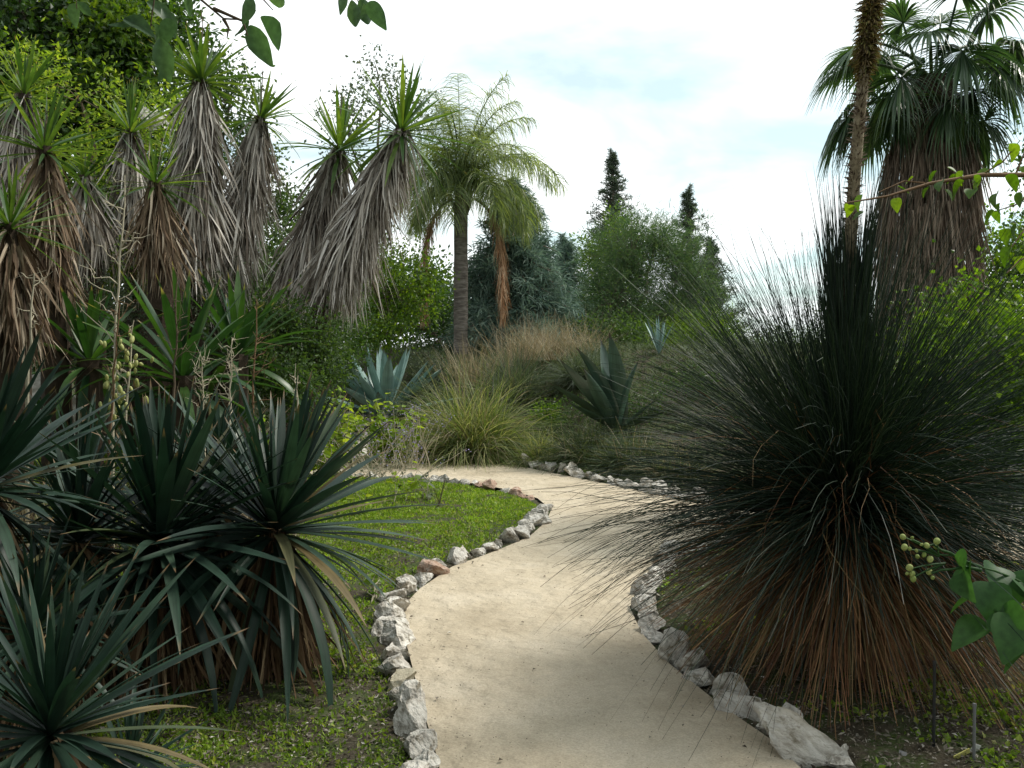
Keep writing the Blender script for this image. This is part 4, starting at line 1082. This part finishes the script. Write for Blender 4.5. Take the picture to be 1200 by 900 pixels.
# ------------------------------------------------------------------ seed stalks in the left middle ground
def ico_mesh(name, mat, sc, sub=2):
    bm = bmesh.new(); bmesh.ops.create_icosphere(bm, subdivisions=sub, radius=1.0)
    for v in bm.verts: v.co = Vector((v.co.x * sc[0], v.co.y * sc[1], v.co.z * sc[2] * (1.15 if v.co.z < 0 else 1)))
    for f in bm.faces: f.smooth = True
    me = bpy.data.meshes.new(name); bm.to_mesh(me); bm.free(); me.materials.append(mat)
    return me
POD = ico_mesh('seed_pod', M['pod'], (.014, .014, .026))
def seed_stalk(label, px0, py0, px1, py1, d, mat, branches, pods=0, pod_lo=.3, pod_hi=.7, rad=.010, blen=.22):
    p0, p1 = W(px0, py0, d), W(px1, py1, d)
    b = np.array([p0[0], p0[1], float(terrain(p0[0], p0[1]))])
    if b[2] > p0[2] - .02: b[2] = p0[2] - .02
    t = thing('flower_stalk', label, 'flower stalk', b, 'dry flower stalks among the yuccas')
    r = np.random.default_rng(int(px0 * 7 + py0))
    pts = np.vstack([b, curve_pts(p0, p1, 9, wob=.006, r=r)])
    mb = MB(); tube(mb, pts, np.concatenate([[rad * 1.1], np.linspace(rad, rad * .35, 9)]), 6); part('stem', mb, M[mat], t, True)
    ends = []
    for k in range(branches):
        f = r.uniform(.25, .98); q = f * 8; i = min(int(q), 7); s = pts[1 + i] * (1 - q + i) + pts[2 + i] * (q - i)
        a = r.uniform(0, 6.28); L = blen * r.uniform(.4, 1.1) * (1.2 - f * .6)
        e = s + np.array([math.cos(a) * .8, math.sin(a) * .5, r.uniform(.2, .9)]) * L
        mb = MB(); tube(mb, curve_pts(s, e, 5, wob=.012, r=r), np.linspace(rad * .45, rad * .15, 5), 4)
        for j in range(2):
            s2 = s + (e - s) * r.uniform(.4, .9)
            tube(mb, np.array([s2, s2 + r.normal(0, .05, 3) + [0, 0, .03]]), [rad * .2, rad * .1], 3)
        part('branch', mb, M[mat], t)
    for k in range(pods):
        f = r.uniform(pod_lo, pod_hi); q = f * 8; i = min(int(q), 7); s = pts[1 + i] * (1 - q + i) + pts[2 + i] * (q - i)
        e = s + np.array([r.normal(0, .06), r.normal(0, .05), r.normal(-.02, .03)])
        o = link('seed_pod', POD, t, tuple(e - b)); o.rotation_euler = (r.normal(0, .3), r.normal(0, .3), 0); k_ = r.uniform(.7, 1.2); o.scale = (k_, k_, k_)
seed_stalk('bleached bare branching stalk in front of the skirted yuccas', 132, 470, 146, 205, 6.2, 'pale_twig', 15, 0, rad=.012, blen=.42)
seed_stalk('reddish stalk with hanging pale green pods', 128, 520, 140, 355, 5.6, 'stalk', 8, 26, .25, .8)
seed_stalk('shorter greenish stalk with pale pods right of the reddish one', 146, 515, 157, 375, 5.7, 'pale_twig', 6, 16, .2, .7, rad=.009)
seed_stalk('thin dark bare stalk in the middle of the broad leaved rosettes', 203, 470, 208, 310, 6.4, 'twig', 12)
seed_stalk('slender tan stalk with twiggy branches over the foreground yuccas', 268, 520, 272, 395, 6.0, 'pale_twig', 20, 0, rad=.008, blen=.16)
seed_stalk('reddish bare stalk with forked pale twigs above the upright fan yucca', 294, 520, 301, 350, 6.2, 'stalk', 11)
seed_stalk('thick yellowish stalk rising behind the upright fan yucca', 345, 560, 349, 440, 6.6, 'pale_twig', 5, 0, rad=.014, blen=.12)
seed_stalk('thin twiggy stalk between the tan one and the rosettes', 240, 500, 236, 420, 6.3, 'pale_twig', 18, 0, rad=.007, blen=.18)
seed_stalk('pale bare stalk at the left edge', 32, 450, 40, 320, 6.0, 'pale_twig', 7, 0, rad=.012, blen=.2)

# ------------------------------------------------------------------ soft herbs on the lawn edge
def herb(label, px, d, h_px, n_stem, n_leaf, ll, mat, spread_px=30, flowers=0, stem='pale_twig', name='herb', group='soft plants behind the lawn', lw=.7):
    b = on_ground(px, d)
    r = np.random.default_rng(int(px * 3 + d * 10))
    t = thing(name, label, 'plant', b, group)
    sm, lm, fm = MB(), MB(), MB()
    s = d / F
    for k in range(n_stem):
        p0 = b + np.array([r.normal(0, spread_px * s * .4), r.normal(0, .12), 0])
        p1 = p0 + np.array([r.normal(0, spread_px * s * .6), r.normal(0, .15), h_px * s * r.uniform(.6, 1.1)])
        pp = curve_pts(p0, p1, 5, wob=.02, r=r); tube(sm, pp, np.linspace(.006, .002, 5), 4)
        m = n_leaf
        if m:
            f = r.uniform(.15, 1, m) * 4; i = np.minimum(f.astype(int), 3); fr = (f - i)[:, None]
            pos = pp[i] * (1 - fr) + pp[i + 1] * fr
            dv = rdir(m, r, -.5, .5)
            oval_leaves(lm, pos, dv, ll * r.uniform(.5, 1.2, m), ll * lw * r.uniform(.6, 1.1, m), up=np.tile([0, 0, 1.], (m, 1)) + r.normal(0, .4, (m, 3)), r=r, heart=True)
        if flowers:
            pos = pp[-1] + r.normal(0, .03, (flowers, 3)) * np.array([1, 1, 1.6])
            leaves(fm, pos, rdir(flowers, r), .025, .02, r=r)
    part('stems', sm, M[stem], t)
    if n_leaf: part('foliage', lm, M[mat], t, kind='stuff')
    if flowers: part('flowers', fm, M['lavender'], t, kind='stuff')
herb('lime green large leaved plant behind the foreground yucca tips', 458, 12.9, 74, 18, 16, .15, 'herb', 40)
herb('lime green plant with yellowing leaves below the stony bank', 408, 13.4, 86, 20, 16, .14, 'herb', 46)
herb('lime green leafy plant beside the thick yellowish stalk', 360, 11.5, 86, 18, 16, .12, 'herb', 40)
herb('lilac flowered wispy plant at the path bend', 486, 12.6, 70, 26, 3, .05, 'olive', 34, 7)
herb('lilac flowered low plant left of the path bend', 428, 12.2, 62, 26, 4, .05, 'olive', 46, 7)
herb('wispy dry stemmed plant with lilac flowers at the lawn corner', 455, 11.2, 45, 30, 3, .04, 'olive', 44, 4)
herb('young lime leaved seedling on the lawn', 470, 9.8, 44, 5, 7, .10, 'herb', 16)
herb('smaller lime seedling on the lawn beside the dark stick', 500, 9.6, 34, 4, 6, .08, 'olive', 12)
herb('few leaved seedling near the foreground yucca', 425, 9.0, 42, 4, 6, .09, 'herb', 14)
herb('bright leaf tuft at the stones beside the lawn', 437, 5.7, 40, 5, 4, .07, 'backlit', 8)
t = thing('stick_sapling', 'thin dark bare sapling standing on the lawn', 'sapling', on_ground(512, 9.3))
mb = MB(); tube(mb, np.vstack([curve_pts(on_ground(512, 9.3), W(516, 585, 9.3), 4), W(522, 560, 9.3)[None]]), [.014, .011, .01, .008, .004], 6)
part('stem', mb, M['twig'], t)
mb = MB(); tube(mb, curve_pts(W(515, 590, 9.3), W(508, 572, 9.25), 3), [.005, .004, .002], 4); part('twig', mb, M['twig'], t)

# white flower heads by the yellow green tree
t = thing('flower_cluster', 'white flower clusters among the yucca heads', 'flowers', W(176, 150, 9.9))
for k, (px, py) in enumerate(((168, 135), (180, 143), (186, 138))):
    mb = MB(); c = W(px, py, 9.9); leaves(mb, c + rng.normal(0, .045, (90, 3)), rdir(90), .04, .035); part('flower_head', mb, M['white_fl'], t, kind='stuff')
mb = MB(); tube(mb, curve_pts(W(172, 210, 9.9), W(178, 140, 9.9), 5), [.01, .009, .008, .007, .005], 5); part('stem', mb, M['pale_twig'], t)

# ------------------------------------------------------------------ broad soft leaves with buds, lower right
def bud_plant():
    r = np.random.default_rng(111)
    d = 3.1
    b = on_ground(1235, d)
    t = thing('budding_plant', 'broad leaved plant with round lime buds at the right edge', 'plant', b)
    BUD = ico_mesh('bud', M['bud'], (.0100, .0095, .0105))
    leafm = []
    for k in range(4):
        mb = MB(); oval_leaves(mb, np.zeros((1, 3)), np.array([[1., 0, 0]]), 1.0, .95, .14 + .04 * k, .15 + .1 * k, up=np.array([[0, 0, 1.]]), r=r, heart=True)
        leafm.append(mb.mesh('leaf', M['bigleaf'], True))
    stems = [((1230, 700), (1150, 665), 3.1), ((1240, 760), (1165, 715), 3.0), ((1150, 665), (1100, 650), 3.1), ((1150, 668), (1092, 672), 3.08), ((1130, 660), (1085, 640), 3.1)]
    mb = MB(); tube(mb, curve_pts(b, W(1232, 700, 3.1), 6, wob=.01, r=r), np.linspace(.014, .009, 6), 6)
    for a, c, dd in stems: tube(mb, curve_pts(W(*a, dd), W(*c, dd), 6, (0, 0, .012), wob=.004, r=r), np.linspace(.007, .003, 6), 5)
    part('stems', mb, M['bigleaf'], t, True)
    for px, py, dd, L in ((1128, 668, 3.1, .14), (1150, 690, 3.05, .14), (1165, 720, 3.0, .15), (1185, 690, 3.1, .14), (1190, 735, 2.95, .16), (1110, 660, 3.1, .09), (1150, 740, 3.05, .15),
                          (1205, 700, 3.1, .15), (1210, 760, 3.0, .16), (1140, 705, 3.1, .12), (1195, 675, 3.12, .12), (1178, 752, 3.0, .12), (1160, 672, 3.15, .12), (1175, 680, 3.2, .15), (1118, 680, 3.05, .10)):
        o = link('leaf', leafm[r.integers(4)], t, tuple(W(px + 8, py - 8, dd) - b))
        o.rotation_euler = Euler((r.normal(0, .5), r.uniform(.2, 1.0), r.uniform(2.4, 5.2)))
        o.scale = (L, L, L)
    for px, py in ((1058, 629), (1069, 630), (1080, 638), (1086, 639), (1066, 643), (1074, 645), (1098, 634), (1097, 641), (1066, 665), (1063, 672), (1069, 672), (1089, 670), (1093, 677), (1070, 678),
                   (1075, 652), (1083, 650), (1090, 655), (1060, 641)):
        p = W(px, py, 3.1 + r.normal(0, .02))
        o = link('bud', BUD, t, tuple(p - b)); k = r.uniform(.55, 1.2); o.scale = (k, k * r.uniform(.8, 1.1), k); o.rotation_euler = tuple(r.normal(0, .5, 3))
    mb = MB()
    for px, py in ((1058, 629), (1069, 632), (1083, 639), (1098, 636), (1066, 644)):
        tube(mb, curve_pts(W(1100, 652, 3.1), W(px, py, 3.1), 5, (0, 0, .006)), np.linspace(.004, .002, 5), 4)
    for px, py in ((1066, 667), (1090, 672), (1070, 677)):
        tube(mb, curve_pts(W(1108, 660, 3.1), W(px, py, 3.1), 5, (0, 0, .004)), np.linspace(.004, .002, 5), 4)
    part('flower_stalks', mb, M['bigleaf'], t)
bud_plant()

# ------------------------------------------------------------------ stakes and plant labels, lower right
def stake(name, label, cat, px, py0, py1, mat, d, rad=.006):
    p0, p1 = W(px, py1, d), W(px + 1, py0, d)
    p0[2] = float(terrain(p0[0], p0[1])) - .03
    t = thing(name, label, cat, p0)
    mb = MB(); tube(mb, np.array([p0, p1]), rad, 8); part('rod', mb, M[mat], t, True)
    mb = MB(); tube(mb, np.array([p1, p1 + [0, 0, .012]]), [rad * 1.35, rad * 1.2], 8); part('cap', mb, M[mat], t)
stake('garden_stake', 'thin black metal stake under the wiry leaved plant', 'stake', 1094, 778, 884, 'black', 3.55)
stake('garden_stake', 'grey metal stake near the lower right corner', 'stake', 1141, 828, 900, 'grey_metal', 3.4)
def plant_tag(label, px, py, d, mat, w, h, rot, loc_z=.05):
    b = W(px, py, d); b[2] = float(terrain(b[0], b[1])) + .02
    t = thing('plant_tag', label, 'plant tag', b)
    bm = bmesh.new(); bmesh.ops.create_cube(bm, size=1); bmesh.ops.scale(bm, vec=(w, .003, h), verts=bm.verts)
    bmesh.ops.bevel(bm, geom=[e for e in bm.edges], offset=.0012, segments=2)
    me = bpy.data.meshes.new('plate'); bm.to_mesh(me); bm.free(); me.materials.append(M[mat])
    o = link('plate', me, t, (0, 0, loc_z)); o.rotation_euler = rot
    mb = MB(); tube(mb, np.array([b - [0, 0, .06], b + [0, 0, loc_z]]), .003, 5); part('pin', mb, M['grey_metal'], t)
plant_tag('bent yellow plant tag by the grey stake', 1127, 890, 3.42, 'yellow', .075, .022, (.3, -.35, .2), .03)
plant_tag('small white plant tag behind the yellow one', 1142, 884, 3.46, 'whitecard', .035, .05, (.3, .4, .3), .03)
plant_tag('weathered grey tag left of the stakes', 1058, 889, 3.46, 'grey_metal', .03, .04, (-.9, .25, -.3), .008)

# ------------------------------------------------------------------ vine crossing at upper right
LIMB_LEAVES = []
for k in range(4):
    mb = MB(); oval_leaves(mb, np.zeros((1, 3)), np.array([[1., 0, 0]]), 1.0, .52, .12 + .05 * k, .1 + .08 * k, up=np.array([[0, 0, 1.]]), heart=k == 0)
    LIMB_LEAVES.append(mb.mesh('leaf', M['limb_leaf'], True))
VINE_LEAVES = []
for k in range(4):
    mb = MB(); oval_leaves(mb, np.zeros((1, 3)), np.array([[1., 0, 0]]), 1.0, .72, .15 + .05 * k, .1 + .1 * k, up=np.array([[0, 0, 1.]]), heart=True)
    VINE_LEAVES.append(mb.mesh('leaf', M['backlit'], True))
def leaf_at(parent, meshes, p, L, rot):
    o = link('leaf', meshes[RND.randrange(len(meshes))], parent, tuple(np.asarray(p) - np.array(parent.location)))
    o.rotation_euler = rot; o.scale = (L, L, L)
def vine():
    d = 4.2
    b = on_ground(1330, 4.4)
    t = thing('climbing_vine', 'leafy vine twig reaching in front of the thatched palm trunk', 'vine', b)
    main = [(1330, 330), (1260, 230), (1205, 205), (1150, 205), (1090, 215), (1040, 230), (990, 238)]
    side = [[(1190, 205), (1200, 180), (1215, 160)], [(1225, 215), (1190, 240), (1165, 248)], [(1240, 260), (1200, 270), (1185, 290)], [(1250, 280), (1195, 305), (1180, 320)], [(1150, 205), (1175, 190), (1195, 165)],
            [(1090, 215), (1060, 212), (1030, 225)]]
    mb = MB(); pp = np.vstack([b] + [W(x, y, d) for x, y in main]); tube(mb, pp, np.linspace(.02, .003, len(pp)), 6); part('stem', mb, M['stalk'], t, True)
    for s in side:
        mb = MB(); q = np.array([W(x, y, d + RND.uniform(-.05, .05)) for x, y in s]); tube(mb, q, [.005, .004, .002], 5); part('twig', mb, M['stalk'], t)
    spots = [(995, 240), (1012, 248), (1010, 228), (1050, 232), (1052, 218), (1070, 208), (1090, 218), (1098, 200), (1104, 212), (1110, 196), (1120, 205), (1130, 212), (1140, 222), (1150, 208), (1160, 200), (1175, 190), (1180, 205),
             (1185, 168), (1188, 170), (1170, 226), (1165, 246), (1172, 238), (1195, 225), (1185, 210), (1178, 268), (1192, 262), (1195, 300), (1185, 290), (1200, 285), (1162, 248), (1142, 205), (1128, 200), (1107, 222), (1198, 195)]
    for x, y in spots:
        leaf_at(t, VINE_LEAVES, W(x, y, d + RND.uniform(-.08, .08)), RND.uniform(.05, .095), (RND.uniform(-.6, .6), RND.uniform(.2, 1.4), RND.uniform(0, 6.28)))
vine()

# ------------------------------------------------------------------ tree with boughs hanging into the view, then unseen trees that shade the foreground
def overhead_tree():
    r = np.random.default_rng(121)
    b = np.array([-3.3, -0.4, 0.0])
    t = thing('overhanging_tree', 'tree whose leafy boughs hang in at the top left', 'tree', b)
    tm, cm = MB(), MB()
    fork = np.array([-3.0, -.2, 3.0])
    tube(tm, curve_pts(b - [0, 0, .1], fork, 7, wob=.03, r=r), np.linspace(.22, .15, 7), 10)
    tips = [(-4.6, 3.2, 5.2), (-3.0, 3.0, 5.3), (-1.2, 1.6, 4.2), (-2.0, 2.2, 4.3), (-3.4, 2.0, 4.4), (-2.6, 3.6, 5.0), (-1.6, -1.4, 4.6), (-4.8, -1.0, 4.8), (-3.2, 1.2, 5.6), (-5.4, 1.4, 5.0), (.4, -.8, 4.5)]
    for e in tips:
        e = np.array(e); pp = curve_pts(fork, e, 7, (0, 0, .25), wob=.06, r=r); tube(tm, pp, np.linspace(.09, .02, 7), 6)
        k = 95
        cen = e + r.normal(0, 1, (k, 3)) * np.array([.75, .75, .38])
        keep = (cen[:, 2] - H) / np.maximum(cen[:, 1], .05) > 0.52
        keep |= cen[:, 1] < .1
        cen = cen[keep]
        for c in cen[::2]: tube(tm, curve_pts(pp[4], c, 4, wob=.04, r=r), np.linspace(.015, .004, 4), 4, cap=False)
        clump_leaves(cm, cen, np.full(len(cen), .30), 42, .10, .062, r, (0, 0, -.4))
    part('trunk', tm, M['bark'], t, True)
    part('crown', cm, M['limb_leaf'], t)
    # hanging twigs in view
    d = 3.0
    twigs = [[(120, -140), (190, -60), (230, -5), (262, 22), (285, 23), (300, 12)], [(300, -60), (300, -10), (320, 12)], [(405, -70), (412, -25), (420, 3)], [(60, -120), (85, -40), (90, 10)], [(150, -120), (185, -30), (175, 40)],
             [(262, 22), (268, 33), (266, 45)], [(250, 10), (285, 25), (290, 42)]]
    up = np.array([-3.0, 3.0, 4.6])
    for k, w in enumerate(twigs):
        mb = MB(); q = np.array([W(x, y, d + .05 * (k % 3)) for x, y in w])
        if k < 5: q = np.vstack([q[0] + np.array([-.2, -.1, .5]), q])
        tube(mb, q, np.linspace(.007, .0018, len(q)), 5); part('twig', mb, M['twig'], t, True)
    # (x, y, length px, heading in the picture in degrees below horizontal to the right)
    lv = [(292, 30, 50, 62), (305, 20, 56, 48), (294, -6, 34, 100), (288, 18, 30, 100), (312, -4, 34, 20), (423, -4, 38, 75), (432, 2, 38, 55), (412, 0, 34, 80), (402, -8, 26, 95), (426, 4, 26, 100),
          (86, 4, 30, 85), (90, 2, 22, 40), (145, 22, 40, 20), (180, 28, 46, 70), (188, 45, 48, 80), (200, 22, 36, 110), (165, 15, 40, 140), (190, 10, 36, 60), (195, 60, 36, 95), (215, -4, 30, 60), (172, 2, 40, 30)]
    for x, y, L, h in lv:
        a = math.radians(h)
        m = Matrix.Rotation(RND.uniform(-.5, .5), 4, 'Z') @ Matrix.Rotation(a, 4, 'Y') @ Matrix.Rotation(RND.choice([-1, 1]) * RND.uniform(.7, 1.5), 4, 'X')
        leaf_at(t, LIMB_LEAVES, W(x, y, d + RND.uniform(-.1, .15)), L / F * d, m.to_euler())
overhead_tree()
tree('broadleaf_tree', 'tall tree beyond the right edge shading the wiry leaved plant', 'tree', (6.4, 2.6, 0),
     [((6.0, 2.7, 4.9), (1.9, 1.5, 1.7)), ((7.6, 3.4, 6.2), (2.0, 1.6, 1.8)), ((5.2, 1.6, 4.8), (1.8, 1.6, 1.6)), ((7.0, 2.2, 3.4), (1.6, 2.0, 1.6)), ((6.6, 1.0, 6.4), (2.0, 1.8, 1.6))], 230, 44, .13, .08, 'tree_dark', 61, .5, .22)
tree('broadleaf_tree', 'dense evergreen standing behind the photographer', 'tree', (1.2, -5.2, 0),
     [((1.2, -5.0, 3.4), (2.6, 1.6, 2.2)), ((-2.4, -5.2, 3.0), (2.4, 1.6, 2.2)), ((4.6, -4.2, 3.2), (2.2, 1.8, 2.2)), ((1.0, -4.4, 5.6), (2.6, 2.0, 1.4))], 360, 44, .14, .09, 'tree_dark', 62, .55, .26)
tree('broadleaf_tree', 'dense evergreen beside the foreground yuccas beyond the left edge', 'tree', (-5.6, 3.6, 0),
     [((-5.4, 3.6, 3.0), (1.6, 1.9, 1.8)), ((-6.0, 6.2, 3.2), (1.4, 1.6, 1.8)), ((-5.2, 1.2, 2.8), (1.6, 1.6, 1.8))], 260, 44, .12, .07, 'tree_dark', 63, .45, .2)

# ------------------------------------------------------------------ lawn, litter, pebbles
def scatter():
    r = np.random.default_rng(131)
    line = PATH + [PATH[0]]
    def pts(n, x0, x1, y0, y1, power=1.0):
        x = r.uniform(x0, x1, n); y = y0 + (y1 - y0) * r.uniform(0, 1, n) ** power
        return x, y
    def gz(x, y):
        return terrain(x, y) + .035 * smooth(polydist(x, y, line) / .3)
    # lawn
    x, y = pts(330000, -4.2, 1.2, 2.6, 13.2, 1.5)
    ok = ~inpoly(x, y, PATH); x, y = x[ok], y[ok]
    dp = polydist(x, y, line)
    ok = (dp > .12) & (x < np.interp(y, [2, 12, 13], [.4, 1.2, 1.2])); x, y, dp = x[ok], y[ok], dp[ok]
    lush = np.interp(y, [3.2, 4.5, 6.0, 7.5, 12.5], [.66, .68, .74, .92, .97]) + .55 * vnoise(x, y, 1.9) - .35 * (1 - smooth(dp / .5)) * (y < 6.5)
    ok = r.uniform(0, 1, len(x)) < np.clip(lush, .02, 1); x, y = x[ok], y[ok]
    n = len(x); z = gz(x, y)
    mb = MB(); h = r.uniform(.5, 1.2, n) * np.interp(y, [3, 6, 12], [.026, .030, .036])
    dd = np.stack([r.normal(0, .8, n), r.normal(0, .8, n), r.uniform(.35, 1.2, n)], -1)
    leaves(mb, np.stack([x, y, z - .005], -1), dd, h * 1.25, h * r.uniform(.22, .7, n), .15, r=r)
    tag(link('grass', mb.mesh('grass', M['grass'])), 'short weedy green lawn inside the stone edging', 'grass', kind='stuff')
    # ground cover on the right side under the wiry plant and patches of weeds
    x, y = pts(60000, .9, 4.6, 2.6, 8.2, 1.2)
    ok = (~inpoly(x, y, PATH)); x, y = x[ok], y[ok]; dp = polydist(x, y, line)
    ok = (dp > .12) & (vnoise(x, y, 2.4) + r.normal(0, .25, len(x)) > .25); x, y = x[ok], y[ok]
    n = len(x); h = r.uniform(.015, .04, n)
    mb = MB(); leaves(mb, np.stack([x, y, gz(x, y)], -1), np.stack([r.normal(0, .8, n), r.normal(0, .8, n), r.uniform(.2, 1, n)], -1), h, h * .7, .15, r=r)
    tag(link('ground_cover', mb.mesh('ground_cover', M['grass'])), 'patchy small green weeds on the soil beneath the wiry leaved plant', 'weeds', kind='stuff')
    # dry grass on the bank
    x, y = pts(70000, -5.5, 8, 12.6, 23); yb = terrain(x, y); ok = (yb > .10) & ~inpoly(x, y, PATH); x, y = x[ok], y[ok]; n = len(x)
    mb = MB(); blades(mb, np.stack([x, y, gz(x, y) - .01], -1), np.stack([r.normal(0, .5, n), r.normal(0, .5, n), np.ones(n)], -1), r.uniform(.06, .26, n) * (1 + .8 * vnoise(x, y, 1.2)), .010, r.uniform(.3, 1.8, n), seg=3, r=r)
    tag(link('bank_grass', mb.mesh('bank_grass', M['tussock_dark'])), 'rough low grass covering the bank behind the path', 'grass', kind='stuff')
    # litter
    x1, y1 = pts(60000, -3.2, 0.2, 2.6, 8.0, 1.4); x2, y2 = pts(60000, .8, 4.2, 2.6, 7.5, 1.2); x3, y3 = pts(5000, -5, 3, 8, 17)
    x = np.concatenate([x1, x2, x3]); y = np.concatenate([y1, y2, y3])
    ok = ~inpoly(x, y, PATH); x, y = x[ok], y[ok]
    n = len(x); L = r.uniform(.008, .034, n) * r.uniform(.5, 1.2, n)
    mb = MB(); leaves(mb, np.stack([x, y, gz(x, y) + r.uniform(.0, .02, n)], -1), np.stack([r.normal(0, 1, n), r.normal(0, 1, n), r.normal(0, .25, n)], -1), L, L * r.uniform(.12, .5, n), .3,
                      up=np.tile([0, 0, 1.], (n, 1)) + r.normal(0, .5, (n, 3)), r=r)
    tag(link('leaf_litter', mb.mesh('leaf_litter', M['litter'])), 'dry leaf litter and wood chips beside the path', 'litter', kind='stuff')
    # crumbs on the path
    x, y = pts(22000, -1.5, 3.0, 2.4, 13, 1.5)
    ok = inpoly(x, y, PATH); x, y = x[ok], y[ok]; dp = polydist(x, y, line)
    ok = r.uniform(0, 1, len(x)) < np.where(dp < .3, 1 - dp * 2.4, .22); x, y = x[ok], y[ok]
    n = len(x); L = r.uniform(.003, .010, n) * np.where(r.uniform(0, 1, n) < .04, 2.8, 1)
    mb = MB(); leaves(mb, np.stack([x, y, np.full(n, .026) + .012 * vnoise(x, y, 1.3)], -1), np.stack([r.normal(0, 1, n), r.normal(0, 1, n), r.normal(.1, .2, n)], -1), L, L * .7, .4,
                      up=np.tile([0, 0, 1.], (n, 1)), r=r)
    tag(link('path_debris', mb.mesh('path_debris', M['litter'])), 'tiny pebbles and leaf crumbs on the sandy path', 'debris', kind='stuff')
scatter()
